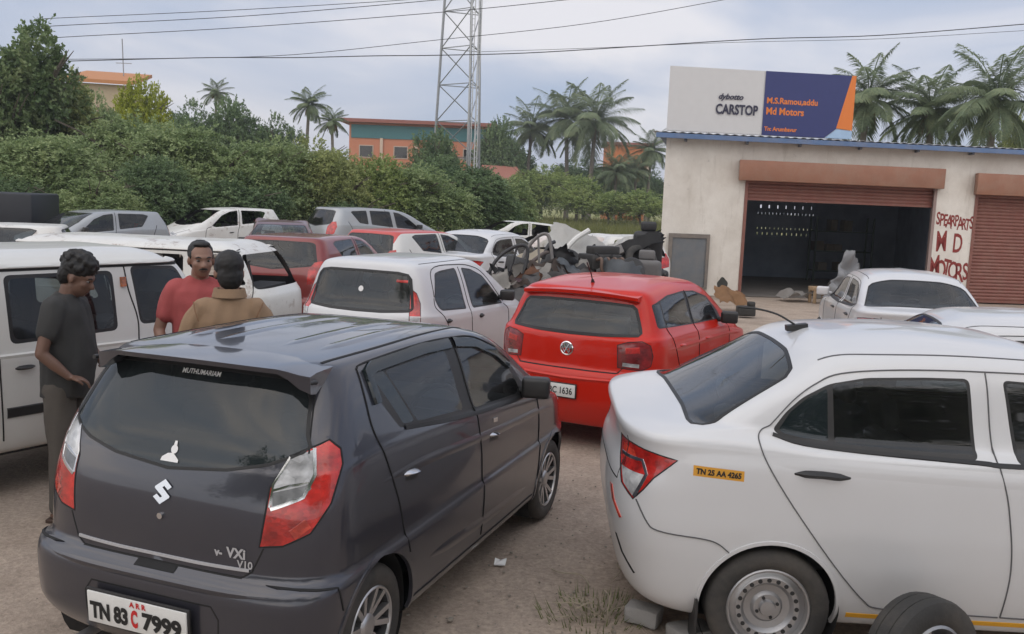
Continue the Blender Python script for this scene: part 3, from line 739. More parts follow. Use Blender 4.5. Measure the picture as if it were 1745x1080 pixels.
    # roof: ribs, gutters, lip spoiler, windscreen, bonnet lamps
    c.strip('roof_gutter', M['gap'], 'T', smooth_path([(.42, .50), (1.0, .505), (1.88, .48)], 5), .016, .002, None, True)
    for y in (.17, .36): c.strip('roof_rib', P_grey, 'T', [(.55, y), (1.75, y * .96)], .09, .006, None, True)
    ws = [(2.02, 0), (2.0, .35), (1.965, .50), (2.35, .60), (2.62, .60), (2.80, .42), (2.86, .2), (2.88, 0)]
    c.carve('windscreen', M['clear_glass'], 'T', ws + [(a, -b) for a, b in ws[1:-1][::-1]])
    c.carve('headlamp', M['clear'], -40, [(2.35, .80), (2.55, .74), (2.62, .62), (2.5, .60), (2.36, .68)], both=True)
    c.carve('spoiler_recess', M['black'], 'B', sym([(0, 1.424), (.50, 1.414), (.55, 1.375), (.535, 1.335), (.505, 1.352), (.44, 1.374), (.25, 1.381), (0, 1.384)]))
    sp = MB(); n = 24; sec = []
    for i in range(n + 1):
        y = -.585 + 1.065 * i / n; q = abs((y + .0525) / .5325); e = min(1, max(0, (q - .74) / .26)); e = e * e * (3 - 2 * e); xt = .150 + .055 * q ** 3; zt = 1.432 - .012 * q ** 2 - .018 * e; zr = 1.430 - .030 * q ** 3
        sec.append([(.44, y * .93, zr + .004), (.28, y * .97, zt + .004), (xt, y, zt), (xt + .006, y, zt - .020 - .050 * e), (xt + .045, y, zt - .024 - .052 * e), (.33, y * .97, zt - .030 - .02 * e)])
    for i in range(n): sp.add(sec[i] + sec[i + 1], [(k, (k + 1) % 6, 6 + (k + 1) % 6, 6 + k) for k in range(6)])
    sp.add(sec[0], [(0, 1, 2, 3, 4, 5)]); sp.add(sec[-1], [(5, 4, 3, 2, 1, 0)])
    c.add('roof_spoiler', sp, P_grey)
    for sg in (1, -1):
        b = MB(); b.cyl((.262, sg * .545 - .03, 1.372), (.215, sg * .545 - .03, 1.375), .010); c.add('spoiler_bolt', b, M['black'])
    # bumper recess and plate
    rec = sym([(0, .50), (.30, .50), (.335, .45), (.33, .31), (0, .31)])
    c.carve('plate_recess', P_grey, 'B', rec); c.strip('recess_edge', M['gap'], 'B', rec, .008, .001, None, closed=True)
    c.strip('bumper_crease', P_grey, 'B', smooth_path([(-.62, .575), (-.3, .562), (.3, .562), (.62, .575)], 5), .03, .010)
    c.plate(-.062, .035, .405, [('TN 83', -.138, -.010, .195, .076, M['ink'], .004), ('C', -.008, -.010, .034, .078, M['inkred'], .004), ('7999', .130, -.010, .195, .078, M['ink'], .004), ('A R R', .012, .050, .085, .024, M['inkred'], .001)], w=.50, h=.135, tilt=-.06)
    ex = MB(); ex.tube([(.12, .42, .20), (-.01, .44, .185), (-.04, .44, .18)], .022, 10); c.add('exhaust_pipe', ex, M['steel'])
    for x in wx: c.wheel(x, wz, .725, .272, .165, .182, 'alloy')
    c.interior(1.45, .80, .48, .5, dashx=2.35, ztop=1.12)
    return c.finish('parked_car', P_grey, (-1.400, 3.5246), R_(69.5), 'dark grey hatchback with chrome S emblem and plate TN 83 C 7999')

RINGS_SEDAN = [r(.24, .6, 3.4, .45), r(.21, .35, 3.7, .6), r(.20, .14, 3.85, .70), r(.28, .07, 3.92, .755, .45, 3.8), r(.44, .025, 3.98, .795, .48, 3.8), r(.60, -.005, 3.99, .815, .48, 3.8), r(.68, -.01, 3.985, .82, .48, 3.8), r([(0, .82), (3.0, .80), (3.9, .74)], -.0, 3.95, .82, .47, 3.8),
    r([(0, .93), (2.8, .90), (3.8, .79)], .035, 3.87, .818, .46, 3.8), r([(0, .985), (2.8, .95), (3.8, .81)], .040, 3.83, .812, .46, 3.8), r([(0, 1.012), (2.8, .965), (3.75, .825)], .032, 3.80, .806, .45, 3.8), r([(0, 1.062), (.5, 1.05), (1.0, 1.02), (2.6, 1.0), (3.6, .86)], .018, 3.65, .80, .44, 3.8, 1.0, 3), r([(0, 1.082), (.5, 1.072), (1.0, 1.033), (2.6, 1.01), (3.4, .91)], .024, 3.5, .79, .44, 3.8, .95, 3.2), r([(0.03, 1.096), (.5, 1.09), (1.0, 1.045), (2.6, 1.02), (3.2, .96)], .060, 3.3, .774, .44, 3.8, .9, 3.5),
    r([(.07, 1.105), (.5, 1.115), (.9, 1.075), (2.6, 1.045), (3.05, 1.0)], .13, 3.15, .752, .42, 3.8, .7, 4), r([(.2, 1.122), (.6, 1.135), (1.0, 1.09), (2.6, 1.06), (3.0, 1.03)], .30, 3.06, .735, .40, 3.4, .6, 4),
    r([(.33, 1.145), (.75, 1.175), (1.1, 1.13), (2.5, 1.09), (2.95, 1.05)], .36, 2.98, .722, .36, 3.6, .55, 4), r([(.84, 1.41), (1.5, 1.43), (2.2, 1.42)], .80, 2.28, .628, .34, 3.6, .4, 4.5), r([(.9, 1.455), (1.5, 1.475), (2.2, 1.455)], .875, 2.18, .58, .32, 4, .35, 4.5), r([(.95, 1.487), (1.5, 1.515), (2.1, 1.49)], .95, 2.1, .47, .3, 4.5, .3, 5), r([(1.0, 1.515), (1.5, 1.542), (2.0, 1.52)], 1.03, 2.0, .26, .25, 5, .3, 5), r(1.548, 1.35, 1.8, .06)]

def sedan_features(c, pm, glassr, glasss, lamps=True, wheels='steel', taxi=True, wz=.29):
    for x in (.73, 3.155): c.arch(x, wz, .318, .81, paintm=pm)
    rg = [(.345, 0), (.345, .35), (.335, .60), (.345, .665), (.39, .69), (.78, .585), (.815, .54), (.845, .3), (.85, 0)]
    rgp = rg + [(a, -b) for a, b in rg[1:-1][::-1]]
    c.carve('rear_window', glassr, 'T', rgp); c.strip('window_seal', M['seal'], 'T', rgp, .02, .003, None, closed=True)
    ws = [(2.22, 0), (2.2, .4), (2.17, .53), (2.55, .63), (2.80, .62), (2.94, .4), (2.99, 0)]
    c.carve('windscreen', M['clear_glass'], 'T', ws + [(a, -b) for a, b in ws[1:-1][::-1]])
    w1 = [(.70, 1.125), (.76, 1.205), (.84, 1.275), (.96, 1.338), (1.13, 1.372), (1.4, 1.385), (1.60, 1.388), (1.625, 1.035), (1.14, 1.055), (.96, 1.065), (.84, 1.078), (.74, 1.10)]
    w2 = [(1.75, 1.388), (2.05, 1.375), (2.30, 1.30), (2.52, 1.18), (2.72, 1.035), (1.80, 1.025)]
    for wv in (w1, w2):
        p = c.carve('window_frame', M['black'], 'R', rounded(wv, .03), both=True)
    c.carve('window_pane', glasss, 'R', rounded([(.975, 1.335), (1.13, 1.36), (1.4, 1.373), (1.585, 1.376), (1.608, 1.052), (1.14, 1.072), (.985, 1.08)], .02), both=True)
    c.carve('window_pane', M['film_glass'], 'R', rounded([(.73, 1.128), (.78, 1.205), (.86, 1.272), (.95, 1.318), (.955, 1.083), (.84, 1.095), (.75, 1.113)], .015), both=True)
    c.carve('window_pane', glasss, 'R', rounded([(1.765, 1.376), (2.04, 1.362), (2.29, 1.287), (2.50, 1.17), (2.66, 1.053), (1.815, 1.043)], .02), both=True)
    c.strip('belt_moulding', M['seal'], 'R', smooth_path([(.70, 1.108), (.84, 1.072), (1.14, 1.048), (1.62, 1.028), (1.80, 1.020), (2.72, 1.028)], 4), .018, .006, None, True)
    for pth in ([(.69, 1.145), (.645, 1.12), (.635, 1.075), (.675, .98), (.78, .82), (.93, .62), (1.06, .46), (1.17, .345), (1.24, .31), (1.5, .30), (1.79, .295)], [(1.675, 1.415), (1.70, 1.06), (1.755, .84), (1.80, .55), (1.80, .295)], [(1.80, .295), (2.7, .29), (2.78, .4), (2.86, .75), (2.80, 1.0)],
                [(.69, 1.145), (.80, 1.262), (.90, 1.335), (1.02, 1.385), (1.29, 1.412), (1.675, 1.42), (2.05, 1.408), (2.33, 1.33), (2.78, 1.04)], [(.10, .76), (.15, .67), (.20, .638), (.39, .62), (.47, .60), (.53, .555)]):
        gap(c, 'R', smooth_path(pth, 5), .0058, mat=M['softgap'])
    c.strip('roof_gutter', M['softgap'], 'T', smooth_path([(.93, .565), (1.3, .575), (2.1, .56)], 5), .009, .002, None, True)
    c.strip('body_crease', pm, 'R', smooth_path([(.35, 1.02), (.7, .995), (1.4, .965), (2.3, .945), (3.0, .90)], 5), .07, .0032, None, True)
    handle(c, [(.79, .947), (.92, .946), (1.05, .936)], M['black'], h=.030, w=.036); handle(c, [(1.90, .925), (2.16, .915)], M['black'], h=.030, w=.036)
    lo = [(.118, .99), (.20, .998), (.30, .99), (.414, .975), (.36, .925), (.31, .878), (.265, .815), (.217, .754), (.15, .80), (.125, .90)]
    lr = c.carve('tail_lamp', M['red'], -100.8, lo, both=True)
    c.strip('lamp_divider', M['chrome'], -100.8, [(.135, .918), (.25, .94), (.275, .885), (.22, .765)], .018, .002, lr, both=True)
    c.carve('clear_lens', M['clear'], -100.8, [(.14, .87), (.262, .88), (.216, .765), (.16, .806)], lr, both=True)
    c.carve('bright_lens', M['hotred'], -100.8, [(.14, .965), (.20, .965), (.23, .93), (.14, .905)], lr, both=True)
    c.strip('lamp_seam', M['gap'], -100.8, lo, .007, .0015, None, both=True, closed=True)
    c.strip('bumper_reflector', M['hotred'], -100.8, [(.088, .745), (.108, .69), (.158, .630)], .020, .003, None, both=True)
    c.strip('bumper_groove', M['gap'], -100.8, [(.13, .52), (.17, .44), (.24, .37)], .014, .002, None, both=True)
    gap(c, 'B', [(-.55, 1.02), (-.53, .80), (.53, .80), (.55, 1.02)], .008, both=False)
    c.mirrors(2.62, .78, 1.06, pm)
    for x in (.73, 3.155): c.wheel(x, wz - .004, .80, .286, .175, .195, wheels)
    c.interior(1.55, .85, .50, .56, cloth=simple('seat_grey', (.10, .10, .105), .9), dashx=2.5)

def white_taxi():
    c = Car(RINGS_SEDAN, 3.995, .030)
    sedan_features(c, P_white, M['grey_glass'], M['dark_glass'])
    c.carve('taxi_plate', M['platey'], 'R', [(.34, .962), (.57, .945), (.57, .897), (.34, .914)])
    c.decal('lettering', M['ink'], 'R', fit_text('TN 25 AA 4265', .205, .028, .0012), (.455, .930), .002, -.072)
    c.strip('yellow_stripe', simple('stripe_yellow', (.72, .36, .02), .45), 'R', [(1.10, .262), (1.6, .255), (2.9, .25)], .030, .002, None, True)
    for x in (.52, 1.98): pass
    for sg in (1, -1): c.add('mud_flap', MB().box((.40, sg * .72, .20), (.012, .16, .22)), M['black'])
    an = MB(); an.prism([(.90, -.035, 1.492), (1.03, -.012, 1.535), (1.03, .012, 1.535), (.90, .035, 1.492)], (0, 0, .0)) if False else an.box((.975, 0, 1.512), (.11, .05, .030), Matrix.Rotation(-.14, 3, 'Y'))
    an.tube(smooth_path([(.965, 0, 1.525), (.87, 0, 1.575), (.76, 0, 1.60), (.66, 0, 1.605)], 4), .006, 6); c.add('roof_antenna', an, M['black'], bevel=.0)
    return c.finish('parked_car', P_white, (0.539, 4.854), R_(-2), 'white taxi sedan with yellow sill stripe and small yellow plate sticker on its flank')

RINGS_POLO = [r(.24, .5, 3.1, .45), r(.21, .25, 3.3, .58), r(.21, .08, 3.45, .69), r(.30, .01, 3.5, .745, .5, 2.8), r(.45, -.035, 3.54, .77, .5, 2.8), r(.62, -.04, 3.55, .785, .5, 2.8), r(.69, -.02, 3.54, .785, .48, 2.8), r(.71, .01, 3.53, .785, .46, 2.8), r([(0, .86), (2.6, .83), (3.4, .74)], .02, 3.48, .785, .46, 2.9),
    r([(0, .985), (.5, .98), (2.3, .92), (3.3, .79)], .04, 3.3, .77, .44, 3, 1.0, 3), r([(0, 1.01), (.5, 1.02), (2.2, .95), (2.9, .90)], .085, 2.95, .745, .42, 3.2, .6, 4), r([(0, 1.04), (.5, 1.05), (2.2, .975), (2.8, .95)], .12, 2.82, .728, .4, 3.4, .55, 4.2), r([(.2, 1.30), (1.2, 1.345), (2, 1.33)], .235, 1.98, .615, .3, 4, .4, 4.5), r([(.2, 1.35), (1.2, 1.39), (1.9, 1.37)], .25, 1.86, .575, .3, 4.5, .35, 4.5), r([(.2, 1.375), (1.1, 1.425), (1.9, 1.395)], .27, 1.80, .50, .28, 5, .3, 5), r([(.4, 1.40), (1.1, 1.442), (1.8, 1.42)], .40, 1.7, .34, .25, 6, .3, 5), r(1.447, .8, 1.3, .1)]

def red_hatchback():
    c = Car(RINGS_POLO, 3.55, .032); pm = P_red
    for x in (.52, 2.72): c.arch(x, .285, .33, .775, paintm=pm)
    gl = sym([(0, 1.275), (.30, 1.272), (.49, 1.262), (.525, 1.235), (.60, 1.045), (.585, 1.025), (.3, 1.01), (0, 1.005)])
    tail = sym([(0, 1.32), (.53, 1.31), (.56, 1.23), (.635, 1.03), (.62, .98), (.55, .95), (.51, .76), (.46, .705), (0, .70)])
    tg = c.carve('tailgate', pm, 'B', tail)
    c.carve('rear_window', M['grey_glass'], 'B', gl, tg); c.strip('window_seal', M['seal'], 'B', gl, .026, .003, None, closed=True)
    gap(c, 'B', [(.46, .705), (.51, .76)], .008); gap(c, 'B', [(-.46, .705), (.46, .705)], .010, both=False)
    lo = [(.43, .945), (.52, .975), (.635, .985), (.71, .95), (.735, .86), (.72, .775), (.64, .738), (.44, .755)]
    lr = c.carve('tail_lamp', M['dred'], -155, lo, both=True)
    c.strip('reverse_lens', M['clear'], -155, [(.48, .785), (.62, .775)], .035, .002, lr, both=True)
    c.strip('lamp_core', M['red'], -155, [(.50, .90), (.62, .91)], .06, .002, lr, both=True)
    c.strip('lamp_seam', M['gap'], -155, lo, .007, .0015, None, True, closed=True)
    # round emblem: ring, V over W
    h, nn = c.hit('B', (0, .875), 1, .002); e1 = MB(); e1.lathe([(.062, 0), (.062, .006), (.054, .010), (.050, .006), (.050, .0), (0, .0)], h + Vector((.002, 0, 0)), (-1, 0, 0), 28); c.add('emblem', e1, M['chrome'], tg)
    for pts in ([(-.026, .042), (0, -.002), (.026, .042)], [(-.044, .022), (-.020, -.038), (0, .002), (.020, -.038), (.044, .022)]):
        b = MB()
        for p, q in zip(pts[:-1], pts[1:]): b.cyl((h.x - .004, p[0], h.z + p[1]), (h.x - .004, q[0], h.z + q[1]), .0055, n=6)
        c.add('emblem_letter', b, M['chrome'], tg)
    c.plate(-.052, .10, .52, [('TN 22 BC 1636', 0, 0, .41, .06, M['ink'], .001)], w=.46, h=.11)
    sp = MB(); n = 16; sec = []
    for i in range(n + 1):
        y = -.545 + 1.09 * i / n; q = abs(y / .545); xt = .17 + .05 * q ** 2.5; zt = 1.372 - .030 * q ** 2.2
        sec.append([(.40, y, zt + .020), (xt, y, zt - .006), (xt + .006, y, zt - .035), (xt + .09, y, zt - .055)])
    for i in range(n): sp.add(sec[i] + sec[i + 1], [(k, (k + 1) % 4, 4 + (k + 1) % 4, 4 + k) for k in range(4)])
    sp.add(sec[0], [(0, 1, 2, 3)]); sp.add(sec[-1], [(3, 2, 1, 0)]); c.add('roof_spoiler', sp, pm)
    dlo = [(.34, 1.08), (.36, 1.275), (.75, 1.33), (1.18, 1.342), (1.5, 1.325), (1.85, 1.25), (2.15, 1.08), (2.22, .995), (1.25, 1.035)]
    c.carve('window_frame', M['black'], 'R', rounded(dlo, .03), both=True)
    c.carve('window_pane', M['clear_glass'], 'R', rounded([(.54, 1.285), (.76, 1.315), (1.17, 1.328), (1.22, 1.045), (.53, 1.08)], .025), both=True)
    c.carve('window_pane', M['film_glass'], 'R', rounded([(.375, 1.265), (.505, 1.28), (.50, 1.085), (.365, 1.092)], .02), both=True)
    c.carve('window_pane', M['clear_glass'], 'R', rounded([(1.27, 1.327), (1.5, 1.31), (1.83, 1.235), (2.05, 1.10), (2.12, 1.01), (1.31, 1.045)], .025), both=True)
    for pth in ([(.50, 1.07), (.56, .95), (.70, .75), (.82, .55)], [(1.235, 1.345), (1.27, 1.0), (1.31, .7), (1.31, .32)], [(2.2, .99), (2.33, .9), (2.36, .6), (2.32, .4)], [(.85, .29), (2.4, .29)]): gap(c, 'R', smooth_path(pth, 5), .008)
    c.strip('body_crease', pm, 'R', smooth_path([(.25, .90), (1.2, .87), (2.3, .84), (3.0, .78)], 5), .05, .007, None, True)
    c.strip('bumper_crease', pm, 'B', [(-.64, .645), (0, .63), (.64, .645)], .035, .012)
    handle(c, [(.70, .90), (.86, .892)], pm); handle(c, [(1.48, .88), (1.64, .87)], pm)
    c.mirrors(2.08, .745, 1.0, M['black'])
    ws = [(1.92, 0), (1.9, .35), (1.87, .50), (2.2, .60), (2.55, .62), (2.75, .4), (2.82, 0)]
    c.carve('windscreen', M['clear_glass'], 'T', ws + [(a, -b) for a, b in ws[1:-1][::-1]])
    an = MB(); an.cyl((.52, 0, 1.40), (.50, 0, 1.44), .022, .012); an.tube([(.505, 0, 1.43), (.46, 0, 1.50), (.36, 0, 1.60)], .006, 6); c.add('roof_antenna', an, M['black'])
    for x in (.52, 2.72): c.wheel(x, .28, .775, .282, .17, .19, 'steel')
    c.interior(1.25, .62, .48, .52, cloth=simple('seat_grey', (.10, .10, .105), .9), dashx=2.1, ztop=1.10)
    return c.finish('parked_car', pm, (0.473, 7.755), R_(61.8), 'bright red hatchback with round chrome emblem, parked between the grey hatchback and the shop')

RINGS_INDICA = [r(.24, .5, 3.0, .45), r(.21, .25, 3.2, .58), r(.21, .08, 3.3, .68), r(.30, .01, 3.38, .745, .5, 2.8), r(.48, -.03, 3.4, .775, .5, 2.8), r(.64, -.03, 3.4, .785, .48, 2.8), r([(0, .82), (2.6, .79), (3.3, .72)], .02, 3.35, .785, .42, 3), r([(0, .93), (.5, .90), (2.2, .86), (3.2, .77)], .06, 3.2, .775, .38, 3.4, 1., 3), r([(0, .97), (.5, .94), (2.1, .90), (2.8, .87)], .10, 2.85, .757, .36, 3.8, .6, 4), r([(0, 1.0), (.5, .97), (2.1, .93), (2.7, .92)], .125, 2.72, .745, .35, 4, .55, 4.2), r(1.36, .23, 1.88, .60, .28, 5, .4, 4.5), r(1.41, .25, 1.76, .565, .28, 5, .35, 4.5), r(1.44, .29, 1.68, .49, .28, 5, .3, 5), r(1.462, .42, 1.6, .34, .25, 6, .3, 5), r(1.468, .7, 1.3, .1)]

def white_hatchback():
    c = Car(RINGS_INDICA, 3.40, .034); pm = P_white
    for x in (.55, 2.65): c.arch(x, .28, .32, .775, paintm=pm)
    gl = sym([(0, 1.345), (.40, 1.342), (.505, 1.325), (.545, 1.28), (.605, 1.0), (.58, .975), (.3, .955), (0, .95)])
    tail = sym([(0, 1.40), (.56, 1.38), (.575, 1.3), (.60, 1.19), (.60, .68), (.52, .645), (0, .64)])
    tg = c.carve('tailgate', pm, 'B', tail)
    c.carve('rear_window', M['grey_glass'], 'B', gl, tg); c.strip('window_seal', M['seal'], 'B', gl, .03, .003, None, closed=True)
    lo = [(.605, 1.22), (.64, 1.20), (.70, 1.10), (.715, .90), (.70, .70), (.605, .70)]
    lo2 = [(.59, 1.20), (.655, 1.15), (.695, 1.05), (.70, .88), (.695, .70), (.585, .70), (.585, .95)]
    lr = c.carve('tail_lamp', M['red'], -150.7, lo2, both=True); c.carve('clear_lens', M['clear'], -150.7, [(.59, .93), (.695, .93), (.695, .83), (.59, .83)], lr, both=True)
    c.strip('lamp_seam', M['gap'], -150.7, lo2, .007, .0015, None, True, closed=True)
    c.strip('rear_sticker', M['red'], 'B', [(.40, 1.265), (.52, 1.262)], .030, .004); c.decal('rear_sticker', M['white'], 'B', MB().add([(.03 * math.cos(k * .6283) , .03 * math.sin(k * .6283), 0) for k in range(10)], [tuple(range(10))]).mesh('s', smooth=False), (0, 1.16), .004)
    w1 = [(.60, 1.33), (.75, 1.352), (1.10, 1.365), (1.115, .925), (.56, .955), (.50, .985), (.45, 1.08)]; w2 = [(1.235, 1.36), (1.45, 1.335), (1.70, 1.25), (1.97, 1.02), (2.08, .905), (1.27, .92)]
    for k, wv in enumerate((w1, w2)):
        c.carve('window_frame', M['black'], 'R', rounded(wv, .04), both=True)
        cx, cz = np.mean([p[0] for p in wv]), np.mean([p[1] for p in wv])
        c.carve('window_pane', M['clear_glass'], 'R', rounded([(cx + (a - cx) * .93, cz + (b - cz) * .92) for a, b in wv], .03), both=True)
    for pth in ([(.44, 1.09), (.43, 1.0), (.55, .9), (.72, .68), (.84, .5)], [(1.17, 1.37), (1.19, .9), (1.22, .6), (1.22, .3)], [(2.1, .9), (2.2, .8), (2.22, .45)], [(.45, 1.1), (.57, 1.37), (1.15, 1.395), (1.5, 1.36), (1.75, 1.26), (2.1, .93)]): gap(c, 'R', smooth_path(pth, 5), .008)
    handle(c, [(.60, .845), (.70, .84)], M['black'], w=.05); handle(c, [(1.39, .825), (1.49, .82)], M['black'], w=.05)
    c.mirrors(2.02, .74, .98, M['black'])
    ws = [(1.82, 0), (1.8, .35), (1.77, .50), (2.1, .60), (2.45, .63), (2.64, .4), (2.72, 0)]
    c.carve('windscreen', M['clear_glass'], 'T', ws + [(a, -b) for a, b in ws[1:-1][::-1]])
    c.strip('roof_gutter', M['gap'], 'T', [(.42, .525), (1.7, .51)], .010, .002, None, True)
    c.plate(-.045, 0, .50, [('TN 19 D 4410', 0, 0, .40, .055, M['ink'], .001)], w=.46, h=.11)
    for x in (.55, 2.65): c.wheel(x, .272, .77, .275, .165, .19, 'steel')
    c.interior(1.2, .62, .46, .52, cloth=simple('seat_grey', (.10, .10, .105), .9), dashx=2.02, ztop=1.14)
    return c.finish('parked_car', pm, (-1.627, 9.15), R_(67), 'white hatchback with tall red tail lamps beside its wide rear window, behind the grey hatchback')

RINGS_VAN = [r(.32, .3, 3.0, .5), r(.30, .15, 3.25, .64), r(.33, .06, 3.34, .70), r(.45, .02, 3.40, .725, .35, 4, .45, 3.5), r(.70, .01, 3.41, .735, .35, 4, .45, 3.5), r(.95, .02, 3.38, .737, .33, 4, .42, 3.8), r(.985, .03, 3.36, .728, .33, 4, .42, 4), r(1.03, .035, 3.33, .722, .33, 4, .42, 4), r(1.50, .10, 3.04, .662, .3, 5, .35, 5), r(1.545, .115, 2.99, .650, .3, 5, .35, 5), r(1.56, .15, 2.95, .625, .3, 5, .35, 5), r(1.605, .22, 2.88, .55, .3, 5, .35, 5), r(1.645, .40, 2.7, .38, .3, 6, .3, 5), r(1.655, .8, 2.3, .12)]

def van(pm, loc, yaw, label, wreck=False, group=None, scale=(1, 1, 1), res=.034):
    c = Car(RINGS_VAN, 3.41, res, scale=scale, dents=.02 if wreck else 0, seed=4.)
    for x in (.62, 2.55): c.arch(x, .30, .31, .72, paintm=pm)
    g1, g2 = (None, None) if wreck else (M['clear_glass'], M['dark_glass'])
    wins = [([(2.52, 1.505), (2.90, 1.495), (3.13, 1.115), (2.57, 1.105)], g1), ([(1.594, 1.478), (2.343, 1.478), (2.354, 1.08), (1.605, 1.06)], g2), ([(.42, 1.478), (1.36, 1.478), (1.37, 1.07), (.40, 1.07)], g2)]
    for pl, g in wins:
        if wreck:
            c.carve('opening', M['black'], 'R', rounded(pl, .05), both=True, keep=False)
        else:
            cx, cz = np.mean([p[0] for p in pl]), np.mean([p[1] for p in pl])
            c.carve('window_frame', M['black'], 'R', rounded([(cx + (a - cx) * 1.05, cz + (b - cz) * 1.09) for a, b in pl], .05), both=True)
            c.carve('window_pane', g, 'R', rounded([(cx + (a - cx) * .98, cz + (b - cz) * .97) for a, b in pl], .05), both=True)
    ws = [(-.56, 1.50), (.56, 1.50), (.64, 1.06), (-.64, 1.06)]; bw = [(-.50, 1.47), (.50, 1.47), (.56, 1.06), (-.56, 1.06)]
    if wreck: c.carve('x', None, 'F', rounded(ws, .06), keep=False); c.carve('x', None, 'B', rounded(bw, .06), keep=False)
    else: c.carve('windscreen', M['clear_glass'], 'F', rounded(ws, .06)); c.carve('rear_window', M['dark_glass'], 'B', rounded(bw, .06))
    c.strip('roof_gutter', M['gap'], 'R', [(.20, 1.527), (2.98, 1.527)], .018, .004, None, True); c.strip('gutter_rail', pm, 'R', [(.18, 1.545), (3.0, 1.545)], .022, .018, None, True)
    for pth in ([(2.46, 1.52), (2.48, 1.35), (2.535, 1.15), (2.535, 1.0), (2.50, .75), (2.49, .40)], [(1.50, 1.52), (1.50, 1.0), (1.52, .40)], [(3.06, 1.48), (3.2, 1.06), (3.16, .8), (3.0, .55)]): gap(c, 'R', smooth_path(pth, 5), .010)
    c.strip('body_crease', pm, 'R', [(.2, .967), (3.25, .967)], .03, .008, None, True)
    if not wreck:
        c.strip('black_moulding', M['black'], 'R', [(.12, .585), (1.48, .585)], .075, .008, None, True); c.strip('black_moulding', M['black'], 'R', [(1.54, .585), (2.44, .585)], .075, .008, None, True)
        lm = []
        c.strip('marker_lamp', M['amber'], 'R', [(2.44, 1.375), (2.44, 1.445)], .045, .018, None, True)
        handle(c, [(1.60, .88), (1.74, .88)], M['black']); handle(c, [(2.56, .92), (2.70, .92)], M['black'])
        c.carve('tail_lamp', M['red'], -150, [(.62, .95), (.70, .95), (.70, .70), (.62, .70)], both=True)
        c.mirrors(3.02, .69, 1.12, M['black'])
    for x in (.62, 2.55): c.wheel(x, .27, .72, .27, .15, .18, 'steel')
    c.interior(2.0, .9, .58, .5, cloth=simple('seat_grey', (.10, .10, .105), .9), dashx=2.95, ztop=1.25)
    return c.finish('parked_van' if not wreck else 'stripped_van', pm, loc, yaw, label, 'van', group)

# ------------------------------------------------------------------ the other vehicles of the yard
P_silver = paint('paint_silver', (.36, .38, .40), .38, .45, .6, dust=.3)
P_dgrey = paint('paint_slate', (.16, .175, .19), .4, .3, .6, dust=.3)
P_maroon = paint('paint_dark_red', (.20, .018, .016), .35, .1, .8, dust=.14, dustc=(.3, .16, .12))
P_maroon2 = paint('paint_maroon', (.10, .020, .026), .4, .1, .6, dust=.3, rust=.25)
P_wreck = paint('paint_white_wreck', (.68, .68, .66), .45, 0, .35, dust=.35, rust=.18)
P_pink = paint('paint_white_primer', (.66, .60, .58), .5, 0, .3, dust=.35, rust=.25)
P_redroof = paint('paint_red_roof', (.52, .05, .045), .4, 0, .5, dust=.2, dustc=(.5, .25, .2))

def centre(px, Y, yaw, L):
    p = at(px, 400, Y); return (p.x - math.cos(yaw) * L / 2, p.y - math.sin(yaw) * L / 2)

